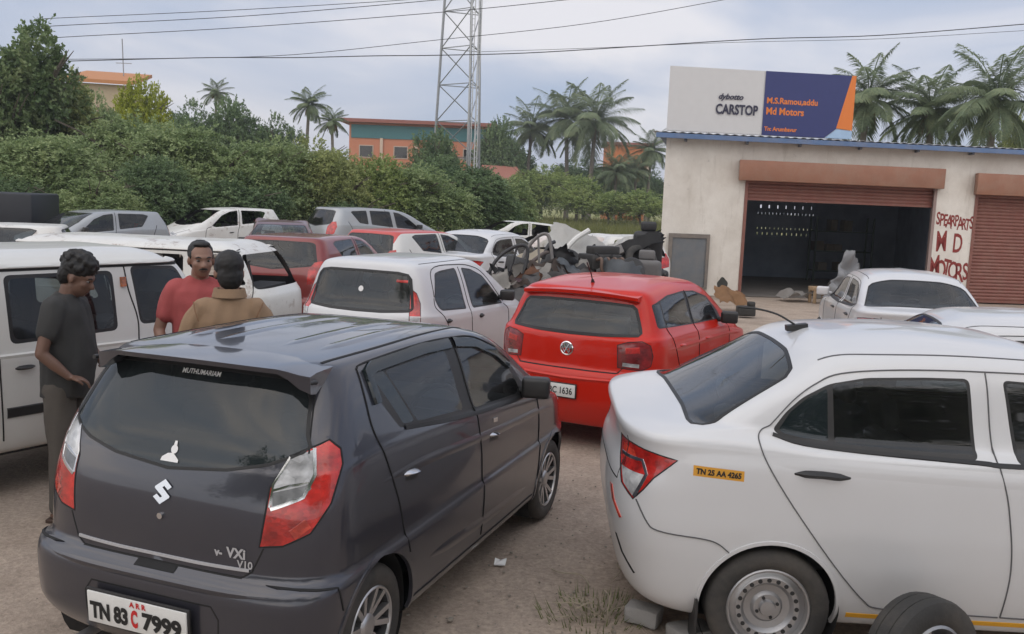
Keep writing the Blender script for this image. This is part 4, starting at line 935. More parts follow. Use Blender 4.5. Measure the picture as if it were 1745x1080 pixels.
def hatch(pm, loc, yaw, label, scale=(1, 1, 1), g=None, wreck=False, dents=0., seed=0., group='cars parked in the yard', cat='car', name='parked_car', res=.05, lampmat=None, redroof=False, z=0., pitch=0., roll=0., third=False, tyres=True, visible_plate=True):
    g = g or M['grey_glass']; c = Car(RINGS_SMALL, 3.545, res, scale=scale, dents=dents, seed=seed)
    w_ = .735 * scale[1]
    if tyres:
        for x in (.50, 2.88): c.arch(x, .265, .322, w_, paintm=pm)
    def pane(nm, face, poly, both=True, frame=True, cutr=.03):
        if wreck: c.carve(nm, M['black'], face, rounded(poly, cutr), both=both, keep=False); return
        if frame: c.carve('window_frame', M['black'], face, rounded(poly, cutr), both=both)
        cx, cz = np.mean([p[0] for p in poly]), np.mean([p[1] for p in poly])
        c.carve(nm, g, face, rounded([(cx + (a - cx) * .93, cz + (b - cz) * .90) for a, b in poly], cutr), both=both)
    if redroof:
        c.carve('roof_panel', P_redroof, 'T', rounded([(.20, -.56), (2.02, -.56), (2.02, .56), (.20, .56)], .1))
    pane('rear_window', 'B', sym([(0, 1.375), (.44, 1.366), (.505, 1.345), (.60, 1.06), (.45, 1.035), (0, .985)]), False)
    if third:
        pane('window_pane', 'R', [(.62, 1.335), (.66, 1.36), (1.02, 1.38), (1.02, 1.06), (.80, 1.09)]); pane('window_pane', 'R', [(1.10, 1.38), (1.62, 1.37), (1.66, .995), (1.10, 1.055)]); pane('window_pane', 'R', [(1.71, 1.36), (1.86, 1.335), (2.08, 1.22), (2.36, .99), (2.26, .955), (1.75, .99)])
    else:
        pane('window_pane', 'R', [(.68, 1.335), (.80, 1.37), (1.43, 1.38), (1.46, 1.03), (.90, 1.085)]); pane('window_pane', 'R', [(1.55, 1.375), (1.78, 1.345), (2.03, 1.25), (2.36, .99), (2.26, .955), (1.60, 1.005)])
    ws = [(2.04, 0), (2.02, .35), (1.985, .50), (2.36, .59), (2.60, .60), (2.78, .42), (2.84, .2), (2.86, 0)]; wp = ws + [(a, -b) for a, b in ws[1:-1][::-1]]
    if wreck: c.carve('w', None, 'T', wp, keep=False)
    else: c.carve('windscreen', g, 'T', wp); c.strip('window_seal', M['seal'], 'T', wp, .03, .003, None, closed=True)
    if lampmat is not False:
        c.carve('tail_lamp', lampmat or M['red'], -150, [(.45, .80), (.47, 1.0), (.56, 1.10), (.66, 1.12), (.70, 1.0), (.66, .84)], both=True)
        c.carve('headlamp', M['clear'], -38, [(2.30, .83), (2.55, .76), (2.66, .62), (2.5, .60), (2.34, .68)], both=True)
    for pth in ([(.52, 1.12), (.58, 1.0), (.67, .80), (.77, .52)], [(1.50, 1.40), (1.54, 1.05), (1.62, .80), (1.648, .30)], [(2.37, .965), (2.52, .915), (2.57, .70), (2.556, .38)], [(.83, .275), (2.50, .275)]): gap(c, 'R', smooth_path(pth, 3), .012)
    gap(c, 'B', [(-.46, .62), (.46, .62)], .014, both=False)
    ha = [(2.95, -.62), (3.32, -.5), (3.42, 0), (3.32, .5), (2.95, .62)]; gap(c, 'T', ha, .012, both=False)
    handle(c, [(.735, .885), (.885, .870)], pm if not wreck else M['black']); handle(c, [(1.73, .835), (1.88, .815)], pm if not wreck else M['black'])
    c.strip('bumper_trim', M['black'], 'F', [(-.45, .42), (.45, .42)], .14, .004)
    if not wreck: c.mirrors(2.32, .70, 1.0, M['black'])
    if visible_plate and not wreck: c.plate(-.05 * scale[0], 0, .45 * scale[2], [('TN 38 4417', 0, 0, .38, .06, M['ink'], .001)])
    if tyres:
        for x in (.50, 2.88): c.wheel(x, .265 * scale[2], .742 * scale[1], .272 * scale[2], .165, .182 * scale[2], 'steel')
    c.interior(1.45, .80, .48, .5, dashx=2.35, ztop=1.12, rear=True)
    return c.finish(name, pm, loc, yaw, label, cat, group, z=z, pitch=pitch, roll=roll)

def small_sedan(loc, yaw, label, scale=(1, 1, 1), pm=None, socket=False, res=.045):
    c = Car(RINGS_SEDAN, 3.995, res, scale=scale); sedan_features(c, pm or P_white2, M['grey_glass'], M['grey_glass'], wz=.29)
    if socket: c.carve('lamp_socket', M['well'], 'R', rounded([(.30, .80), (.55, .80), (.55, .66), (.30, .66)], .05), both=True)
    c.plate(-.07 * scale[0], 0, .62 * scale[2], [('TN 45 7203', 0, 0, .38, .06, M['ink'], .001)])
    return c.finish('parked_car', pm or P_white2, loc, yaw, label, 'car', 'cars parked in the yard')

def yard_vehicles():
    van(P_white2, (-4.77, 5.01), R_(57), 'white van with black side moulding, standing at the left edge of the photo')
    y = R_(-7); van(P_wreck, centre(274, 11.5, y, 3.41), y, 'stripped white van shell with empty window openings, behind the men', wreck=True, scale=(1, 1, .90), res=.045)
    y = R_(80); hatch(P_maroon, centre(550, 14.7, y, 3.9), y, 'dark red hatchback with wide rear window, left of the white hatchback', (1.10, 1.07, 1.03), M['grey_glass'], res=.04)
    y = R_(-78); hatch(P_maroon2, centre(480, 20.5, y, 3.5), y, 'maroon wrecked car facing the camera with a crumpled bonnet', (1, 1, 1), M['grey_glass'], dents=.10, seed=2.)
    y = R_(236); hatch(P_silver, centre(152, 21.5, y, 3.7), y, 'silver hatchback in the back row, front corner turned to the camera beside the lorry', (1.05, 1.05, 1.04))
    y = R_(236); hatch(P_dgrey, centre(272, 27, y, 3.5), y, 'slate grey hatchback half hidden between the silver one and the white shell', (1, 1, 1.02))
    y = R_(230); hatch(P_wreck, centre(372, 26, y, 3.7), y, 'white car shell without any glass in the back row', (1.06, 1.05, 1.10), wreck=True, dents=.012, seed=5.)
    y = R_(42); hatch(P_silver, centre(650, 27, y, 4.6), y, 'silver people carrier with three side windows, tallest of the back row', (1.30, 1.16, 1.20), M['dark_glass'], third=True)
    y = R_(58); hatch(P_white2, centre(718, 18, y, 3.6), y, 'white hatchback with a red roof and red lamps', (1.03, 1.05, 1.03), redroof=True)
    y = R_(62); small_sedan(centre(838, 19, y, 3.9), y, 'white saloon with a dark empty lamp socket, beside the scrap heap', (1, 1, .97), P_white, socket=True)
    y = R_(205); hatch(P_wreck, centre(872, 29, y, 3.5), y, 'white gutted car shell with its tail tipped up, behind the white saloon', (1, 1, 1), wreck=True, dents=.03, seed=9., z=.05, pitch=R_(-4), res=.06)
    y = R_(190); hatch(P_pink, centre(940, 23.5, y, 3.4), y, 'gutted white car body with pink primer and no glass, behind the heap', (1, 1, .92), wreck=True, dents=.06, seed=3.)
    y = R_(79); small_sedan(centre(1533, 12.3, y, 3.99), y, 'white saloon standing in front of the garage with its back to us', (1, .94, .925), P_white)
    y = R_(-13); small_sedan((2.45, 7.28), y, 'white saloon cut by the right edge, just beyond the taxi', (1, 1, .93), P_white)
    y = R_(200); hatch(P_wreck, centre(-40, 16.5, y, 3.5), y, 'white car at the left edge, only its bonnet and screen showing', (1, 1, .93))
    y = R_(104); hatch(P_wreck, centre(1046, 20.5, y, 3.5), y, 'white wrecked body showing its roof above the right end of the heap', (1, 1, 1.02), wreck=True, dents=.07, seed=11.)
    # dark lorry at the far left
    p = at(0, 400, 21.5); t = empty('lorry', (p.x, p.y, 0), R_(8), 'lorry with a black box body at the far left edge', 'lorry')
    b = MB(); b.box((0, 0, 1.30), (2.1, 1.8, 1.05)); b.build('cargo_box', simple('lorry_black', (.012, .014, .02), .5), t, bevel=.06)
    b = MB(); b.box((-.4, 0, .62), (3.6, .8, .16)); b.build('chassis', M['black'], t, bevel=.01)
    b = MB(); b.prism([(-1.35, -.8, .6), (-2.5, -.8, .6), (-2.55, -.8, 1.1), (-2.2, -.8, 1.6), (-1.35, -.8, 1.6)], (0, 1.6, 0)); cab = b.build('cab', simple('lorry_black', (.012, .014, .02)), t, bevel=.05)
    b = MB(); b.prism([(-2.555, -.65, 1.12), (-2.555, .65, 1.12), (-2.26, .65, 1.54), (-2.26, -.65, 1.54)], (-.01, 0, .004)); b.build('windscreen', M['dark_glass'], cab)
    for x in (-1.9, .4):
        for sg in (1, -1):
            b = MB().lathe([(.0, .0), (.2, .01), (.24, .03), (.38, .0), (.42, .03), (.42, .18), (.38, .21), (.2, .2), (0, .2)], (x, sg * .62, .42), (0, sg, 0), 24); b.build('wheel', M['rubber'], t)

# ------------------------------------------------------------------ loose things on the ground
def loose_wheel(px, py, Y, rad, label, flat=False, tilt=0., style='alloy'):
    p = at(px, py, Y); t = empty('loose_wheel_set', (p.x, p.y, 0), 0, label, 'wheel'); t.rotation_euler = (0, 0, tilt)
    W = .165; rim = rad * .62; ax = Vector((.42, -.90, .08)).normalized(); c = Vector((0, 0, rad * .99)) - ax * W / 2
    mb = MB(); mb.lathe([(rim - .01, 0), (rim + .02, -.004), (rad - .03, 0), (rad - .006, .015), (rad, .04), (rad, W * .31), (rad - .006, W * .33), (rad, W * .35), (rad, W * .64), (rad - .006, W * .66), (rad, W * .68), (rad, W - .035), (rad - .008, W - .012), (rad - .03, W), (rim + .02, W + .002), (rim, W - .01), (rim - .01, W - .03), (rim - .01, 0)], c, ax, 44); tr = mb.build('tyre', M['rubber'], t)
    d, u, v = frame_z(ax); mb = MB(); mb.lathe([(rim, W - .01), (rim - .012, W - .004), (rim - .02, W - .05), (rim - .025, .03), (0, .03)], c, ax, 40)
    for k in range(5):
        a = 2 * math.pi * k / 5; q = []
        for rr, wd, h in ((.03, .03, W - .04), (rim - .012, .022, W - .012)):
            dr = u * math.cos(a) + v * math.sin(a); tn = d.cross(dr); e = c + dr * rr + d * h; q.append([e - tn * wd, e + tn * wd, e + tn * wd - d * .03, e - tn * wd - d * .03])
        mb.hexa(q[0] + q[1])
    mb.lathe([(0, W - .03), (.045, W - .03), (.055, W - .045), (.055, W - .08)], c, ax, 18); mb.build('rim', M['steel'], t)
    return t

def stone(px, py, d, label, name='concrete_block', mat=None, rz=.3, seed=1.):
    p = ground(px, py); t = MB().box((0, 0, d[2] / 2 - .01), d); o = t.build(name, mat or simple('concrete', (.33, .32, .31), .9, bump=.5, bscale=22, var=.2), None, bevel=.018, dent=.010, dscale=9, seed=seed)
    o.location = (p.x, p.y, 0); o.rotation_euler = (0, 0, rz); return tag(o, label, 'block' if 'block' in name else 'stone')

def sheet(name, label, mat, pos, size, amp, seed, rot=(0, 0, 0), bend=0., cat='scrap', nx=28, ny=20, thick=.006, group=None, scale=1.6, ragged=.07):
    """a crumpled panel of sheet metal or plastic"""
    bm = bmesh.new(); g = []
    for j in range(ny + 1):
        for i in range(nx + 1):
            x = (i / nx - .5) * size[0]; y = (j / ny - .5) * size[1]; q = Vector((x * scale, y * scale, seed))
            n = noise.noise_vector(q) + .5 * noise.noise_vector(q * 2.3); rg = Vector((noise.noise(Vector((j * .35, seed, 1))) * ragged if i in (0, nx) else 0, noise.noise(Vector((i * .35, seed, 5))) * ragged if j in (0, ny) else 0, 0))
            rid = abs(noise.noise(q * 1.7 + Vector((9, 0, 0))))
            g.append(bm.verts.new(Vector((x, y, bend * ((x / size[0] * 2) ** 2 * -1))) + Vector((n.x * amp * .4, n.y * amp * .4, n.z * amp * .7 + rid * amp * 2.2)) + rg))
    for j in range(ny):
        for i in range(nx):
            a = j * (nx + 1) + i; bm.faces.new([g[a], g[a + 1], g[a + nx + 2], g[a + nx + 1]])
    bmesh.ops.solidify(bm, geom=bm.faces[:], thickness=thick); bmesh.ops.recalc_face_normals(bm, faces=bm.faces)
    for f in bm.faces: f.smooth = True
    me = bpy.data.meshes.new(name); bm.to_mesh(me); bm.free(); o = mesh_obj(name, me, mat); o.location = pos; o.rotation_euler = rot
    return tag(o, label, cat, group)

def scrap_heap():
    grp = 'wreckage on the scrap heap'
    white = simple('scrap_white', (.66, .66, .64), .4, coat=.3, var=.12, dust=.25); brown = simple('scrap_brown', (.13, .10, .085), .6, .2, var=.5, vscale=4, bump=.3); dark = simple('scrap_dark', (.022, .022, .024), .5, var=.5); greyp = simple('scrap_grey', (.13, .125, .125), .45, var=.3, dust=.3); bl = simple('scrap_bluegrey', (.16, .18, .20), .45, var=.3, dust=.2)
    P = at
    def S_(lab, mat, px, py, Y, size, amp, seed, rot, bend=0., nm='scrap_sheet', **k): return sheet(nm, lab, mat, P(px, py, Y), size, amp, seed, rot, bend, 'scrap', group=grp, **k)
    S_('bent white car wing arched over the top of the heap', white, 1000, 424, 15.6, (1.35, .55), .045, 1.1, (R_(58), R_(26), .2), .20, nm='bent_wing')
    S_('torn white bonnet folded at the top right of the heap', white, 1068, 430, 15.9, (1.1, .62), .07, 2.7, (R_(48), R_(-26), -.2), .16, nm='car_bonnet')
    S_('black bumper bar sloping down across the heap', dark, 1055, 428, 15.0, (1.5, .22), .035, 4.2, (R_(65), R_(-26), -.1), .12, nm='bumper')
    S_('grey brown bumper skin lying rounded side up', greyp, 958, 474, 13.8, (1.35, .70), .025, 6.1, (R_(34), R_(3), .15), .26, nm='bumper')
    S_('blue grey plastic wheel arch liner standing on edge', bl, 1053, 474, 13.6, (.62, .58), .025, 8.4, (R_(70), R_(8), -.2), .24, nm='wheel_arch_liner')
    S_('pale blue grey panel under the rounded bumper', bl, 985, 496, 13.2, (.9, .4), .035, 3.3, (R_(46), R_(-6), .2), .08)
    S_('pale metal panel crumpled at the left of the heap', simple('scrap_pale', (.42, .40, .37), .5, .2, var=.4), 900, 482, 13.2, (.5, .5), .09, 9.2, (R_(60), R_(10), .4))
    S_('brown crushed panel low on the left of the heap', brown, 872, 496, 12.9, (.95, .5), .10, 1.9, (R_(50), R_(14), .3))
    S_('rusty crushed panel spilling towards the red car', brown, 905, 514, 12.5, (.85, .5), .11, 5.5, (R_(44), R_(-10), -.2))
    S_('dark crumpled sheet between brown panels', dark, 930, 504, 12.8, (.5, .4), .10, 7.7, (R_(56), R_(20), .4))
    S_('plum tinged crushed strip on the brown panels', simple('scrap_plum', (.13, .075, .09), .5, .2, var=.4), 868, 484, 12.7, (.8, .22), .06, 2.2, (R_(50), R_(8), .1))
    S_('dark flat panel at the foot of the heap', dark, 905, 534, 12.6, (1.2, .6), .07, 6.6, (R_(36), 0, 0))
    S_('wide grey brown panel at the bottom of the heap', brown, 1010, 512, 14.2, (2.3, 1.0), .10, 11., (R_(32), R_(-3), 0), .1)
    S_('black sheet at the back of the heap', dark, 1045, 474, 15.6, (1.7, .8), .08, 12., (R_(58), 0, 0), .1)
    S_('cream panel lying between the heap and the white saloon', simple('scrap_cream', (.52, .47, .38), .5, var=.2, dust=.3), 940, 440, 17., (1.5, .4), .045, 13., (R_(48), R_(-8), .1), .1)
    for k, (px, py, Y, sx, sy, rz, mt, lab) in enumerate(((955, 452, 14.6, .62, .30, .4, 'dark', 'black dashboard moulding lying across the middle of the heap'), (1035, 436, 14.9, .55, .16, -.5, 'grey', 'grey radiator core tilted on the engine'), (880, 455, 13.5, .34, .28, .2, 'dark', 'dark door lining caught in the black door frame'), (1078, 488, 13.9, .5, .25, .7, 'grey', 'worn grey battery tray near the seats'), (995, 470, 13.9, .3, .22, .9, 'dark', 'small black air box beside the rounded bumper'))):
        p = P(px, py, Y); o = MB().box((0, 0, 0), (sx, .12, sy), Matrix.Rotation(rz, 3, 'Y')).box((.04, -.07, .02), (sx * .55, .06, sy * .6), Matrix.Rotation(rz, 3, 'Y')).build('plastic_moulding', dark if mt == 'dark' else greyp, bevel=.02, dent=.02, seed=k); o.location = p; o.rotation_euler = (-.3, 0, rz * .4); tag(o, lab, 'car part', grp)
    for k, (px, py, Y, lab) in enumerate(((942, 498, 13.0, 'old black tyre half buried among the brown panels'), (1088, 448, 15.0, 'bald tyre wedged behind the black seat'))):
        p = P(px, py, Y); o = MB().lathe([(.17, 0), (.19, -.01), (.25, 0), (.28, .03), (.28, .13), (.25, .16), (.19, .17), (.17, .16), (.17, 0)], (0, 0, 0), (.3, -1, .35 + .2 * k), 30).build('old_rubber_ring', M['rubber']); o.location = p; tag(o, lab, 'tyre', grp)
    rnd = random.Random(21); shades = (white, simple('scrap_pale', (.42, .40, .37)), greyp, brown, dark, bl, greyp, dark, simple('scrap_rust', (.20, .10, .06), .8, var=.5, vscale=7))
    for k in range(34):
        t = k / 33; px = 848 + 262 * t + rnd.uniform(-14, 14); hi = 425 + 30 * abs(t - .6) * 2 + (26 if t < .3 else 0); py = rnd.uniform(hi, 512); Y = 12.6 + 2.6 * t - (py - 440) * .012
        sheet('crushed_shard', 'jagged crushed shard of car body in the scrap heap', shades[k % 9], P(px, py, Y), (rnd.uniform(.28, .62), rnd.uniform(.14, .34)), rnd.uniform(.03, .07), 30 + k * 1.37, (R_(rnd.uniform(25, 85)), R_(rnd.uniform(-55, 55)), rnd.uniform(-.6, .6)), rnd.uniform(0, .14), 'scrap', 14, 9, group='crushed shards in the scrap heap', scale=2.6, ragged=.16)
    rnd = random.Random(4); wm = simple('wire_loom', (.02, .02, .022), .6)
    for k, (px, py, Y) in enumerate(((930, 470, 13.2), (1015, 445, 14.0), (985, 462, 13.7))):
        p = P(px, py, Y); pts = [Vector((rnd.uniform(-.3, .3), rnd.uniform(-.1, .1), rnd.uniform(-.15, .15))) for _ in range(8)]; o = MB().tube(smooth_path(pts, 6), .011, 5).build('wiring_loom', wm); o.location = p; tag(o, ('tangled black wiring hanging near the brown panels', 'tangled black wiring on the engine block', 'tangled black wiring across the rounded bumper')[k], 'wiring', grp)
    # door frames
    for k, (px, py, Y, rz, lab) in enumerate(((862, 470, 12.9, .1, 'empty black door frame standing at the left of the heap'), (915, 455, 13.6, -.15, 'pale grey door frame leaning beside the black one'))):
        p = P(px, py, Y); mb = MB(); loop = smooth_path([(-.30, 0, -.42), (-.20, 0, .15), (.02, 0, .44), (.20, 0, .46), (.24, 0, .1), (.26, 0, -.42), (-.30, 0, -.42)], 5); mb.tube([Vector(q) for q in loop], .026, 8)
        mb.tube([(.05, 0, .44), (.02, 0, -.42)], .018, 6)
        o = mb.build('door_frame_loop', dark if k == 0 else greyp); o.location = p; o.rotation_euler = (R_(-12), R_(14 if k == 0 else -8), rz); tag(o, lab, 'scrap', grp)
    # engine
    p = P(1022, 452, 14.2); t = empty('engine', p, .5, 'dark engine block on the heap under the bent white wing', 'engine', grp)
    b = MB(); b.box((0, 0, 0), (.55, .42, .36)); b.box((.05, 0, .23), (.48, .24, .14)); b.box((-.1, .1, -.2), (.4, .3, .12)); b.build('engine_block', simple('engine_dark', (.05, .048, .046), .5, .4, var=.5), t, bevel=.02, dent=.01)
    for k in range(4): MB().tube(smooth_path([(-.2 + k * .13, -.22, .1), (-.2 + k * .13, -.34, .12), (-.2 + k * .13, -.36, -.05), (-.05, -.34, -.15)], 4), .026, 8).build('manifold_pipe', simple('pipe_rust', (.16, .11, .085), .6, .4, var=.4), t)
    MB().lathe([(0, 0), (.10, 0), (.11, .02), (.11, .05), (.09, .06), (0, .06)], (.1, -.22, -.02), (0, -1, 0), 20).build('pulley', M['steel'], t)
    MB().lathe([(0, 0), (.07, 0), (.075, .02), (.075, .05), (0, .06)], (-.16, -.22, -.10), (0, -1, 0), 20).build('pulley', M['steel'], t)
    # two car seats at the wall end
    for (px, py, Y, rz, lab, mt) in ((1103, 430, 15.2, .1, 'black car seat back standing at the wall end of the heap', dark), (1100, 480, 14.6, -.3, 'worn grey car seat on the ground below the black one', simple('seat_worn', (.15, .145, .145), .9, var=.4))):
        p = P(px, py, Y); t = empty('discarded_seat_unit', (p.x, p.y, p.z), rz, lab, 'seat', grp)
        MB().box((0, 0, 0), (.50, .18, .70), Matrix.Rotation(R_(8), 3, 'X')).build('backrest', mt, t, bevel=.07, seg=3, dent=.012)
        MB().box((0, 0, .43), (.26, .1, .16)).build('headrest', mt, t, bevel=.04, seg=3)
        MB().box((0, -.28, -.33), (.5, .5, .17)).build('cushion', mt, t, bevel=.06, seg=3, dent=.01)
    for k, (px, py, Y, lab) in enumerate(((1075, 462, 14.0, 'round dark radiator fan among the black parts'), (968, 447, 14.8, 'black cast wheel hub lying behind the rounded bumper'))):
        p = P(px, py, Y); b = MB().lathe([(0, .03), (.06, .03), (.08, 0), (.17, .0), (.20, .02), (.20, .08), (.18, .10), (0, .10)], (0, 0, 0), (.2, -1, .4), 24)
        o = b.build('radiator_fan' if k == 0 else 'wheel_hub', dark); o.location = p; tag(o, lab, 'car part', grp)
    for k, (a, b2, lab, mt) in enumerate((((895, 455, 13.4), (960, 425, 14.6), 'thin brown rail pointing up out of the heap', brown), ((800 + 150, 445, 15.2), (1004, 392, 15.4), 'white bent strut rising to the top of the heap', white), ((925, 440, 14.), (945, 412, 14.2), 'black bracket sticking up beside the cream panel', dark), ((1010, 440, 14.4), (1085, 455, 14.2), 'black pipe across the engine', dark))):
        mb = MB(); A, B = P(*a), P(*b2); mid = (A + B) / 2 + Vector((0, 0, .08)); mb.tube(smooth_path([A, mid, B], 6), .03 if k != 1 else .045, 8); o = mb.build('scrap_rail', mt); tag(o, lab, 'scrap', grp)

def small_things():
    loose_wheel(1574, 1075, 3.66, .27, 'loose alloy wheel with worn tyre standing in front of the taxi door')
    stone(1096, 1058, (.18, .12, .095), 'grey concrete block under the rear corner of the taxi', rz=-.5, seed=1.)
    stone(1178, 1092, (.22, .15, .09), 'pale stone beside the taxi rear tyre', 'loose_stone', rz=.4, seed=3.)
    p = ground(852, 962); o = MB().add([(-.035, -.02, .004), (.03, -.025, .006), (.038, .015, .03), (0, .03, .012), (-.03, .02, .028)], [(0, 1, 2, 3, 4)]).add([(-.035, -.02, .010), (.03, -.025, .012), (.038, .015, .036), (0, .03, .018), (-.03, .02, .034)], [(4, 3, 2, 1, 0)]).build('paper_scrap', M['white'], smooth=False); o.location = (p.x, p.y, 0); tag(o, 'small white scrap of paper on the bare ground between the cars', 'litter')
    # dry weed
    rnd = random.Random(5); p = ground(1018, 1052); tw = MB(); gm = MB()
    for k in range(9):
        a = rnd.uniform(0, 6.28); l = rnd.uniform(.10, .30); h = rnd.uniform(.02, .10); q = Vector((rnd.uniform(-.06, .06), rnd.uniform(-.06, .06), 0)); e = q + Vector((math.cos(a) * l, math.sin(a) * l * .7, h)); m = (q + e) / 2 + Vector((0, 0, h * .6))
        tw.tube(smooth_path([q, m, e], 4), .0035, 5)
        for j in range(2): 
            b = a + rnd.uniform(-.9, .9); tw.tube([m, m + Vector((math.cos(b), math.sin(b), .25)) * l * .4], .0022, 4)
    for k in range(240):
        a = rnd.uniform(0, 6.28); rr = rnd.random() ** .6 * .32; q = Vector((math.cos(a) * rr, math.sin(a) * rr * .8 + .05, 0)); b = rnd.uniform(0, 6.28); t = Vector((math.cos(b), math.sin(b), 0)); h = rnd.uniform(.02, .075)
        gm.add([q - t * .004, q + t * .004, q + Vector((math.cos(a) * .03, math.sin(a) * .03, h))], [(0, 1, 2)])
    t = empty('dry_weed', (p.x, p.y, 0), 0, 'dry pale twigs with sparse green grass by the taxi bumper', 'weed')
    tw.build('twig', simple('dry_twig', (.33, .285, .215), .9), t); gm.build('grass_tuft', simple('weed_green', (.12, .14, .045), .8, var=.4), t)
    for (px, py) in ((1005, 1000), (1042, 990)):
        p = ground(px, py); l = MB().tube(smooth_path([(0, 0, .004), (.06, .08, .03), (.05, .2, .02), (.10, .28, .006)], 4), .004, 5).build('dry_stalk', simple('dry_twig', (.33, .285, .215), .9)); l.location = (p.x, p.y, 0); l.rotation_euler = (0, 0, 1.1 if px < 1020 else 0); tag(l, 'thin dry stalk on the dirt, nearer the grey hatchback' if px < 1020 else 'thin dry stalk on the dirt, touching the taxi bumper side', 'stalk')
    # by the garage mouth
    p = ground(1248, 530); o = sheet('cardboard', 'torn brown cardboard lying past the red car bonnet', simple('cardboard', (.36, .21, .11), .85, var=.3), Vector((p.x, p.y, .26)), (.75, .5), .14, 3.3, (R_(35), .2, .3), .1, 'cardboard')
    p = ground(1270, 540); o = MB().box((0, 0, .12), (.35, .22, .2)).box((.1, 0, .25), (.15, .14, .12)).build('gearbox', simple('engine_dark', (.05, .048, .046), .5, .4, var=.5), bevel=.03, dent=.015); o.location = (p.x, p.y, 0); tag(o, 'small dark gearbox lying beside the torn cardboard', 'car part')
    p = at(1357, 508, 21.6); o = sheet('plastic_sack', 'flattened white sack on the garage floor', simple('sack_white', (.42, .40, .38), .7, var=.2), Vector((p.x, p.y, .13)), (.8, .5), .14, 1.2, (.15, 0, .3), .1, 'sack')
    p = at(1440, 480, 20.8); o = sheet('plastic_sheet', 'crumpled pale plastic sheet propped beside the white saloon', simple('sack_grey', (.40, .41, .43), .5, var=.2), Vector((p.x, p.y, .62)), (.6, 1.15), .16, 7.2, (R_(72), .4, .1), .1, 'plastic sheet')
    p = at(1395, 512, 21.4); t = empty('stool', (p.x, p.y, 0), .2, 'low tan wooden stool on the floor at the garage mouth', 'stool'); wm = simple('stool_wood', (.36, .25, .15), .8, var=.25)
    MB().box((0, 0, .34), (.44, .30, .10)).build('seat', wm, t, bevel=.02)
    for sx in (-1, 1):
        for sy in (-1, 1): MB().box((sx * .17, sy * .11, .145), (.06, .06, .29)).build('leg', wm, t, bevel=.006)
    p = at(1425, 508, 21.2); t = empty('worn_tyre_ring', (p.x, p.y, 0), .2, 'worn black tyre standing beside the tan stool', 'tyre'); MB().lathe([(.18, 0), (.20, -.01), (.27, 0), (.30, .03), (.30, .14), (.27, .17), (.20, .18), (.18, .17), (.18, 0)], (0, .1, .30), (.3, -1, .15), 32).build('tread', M['rubber'], t)

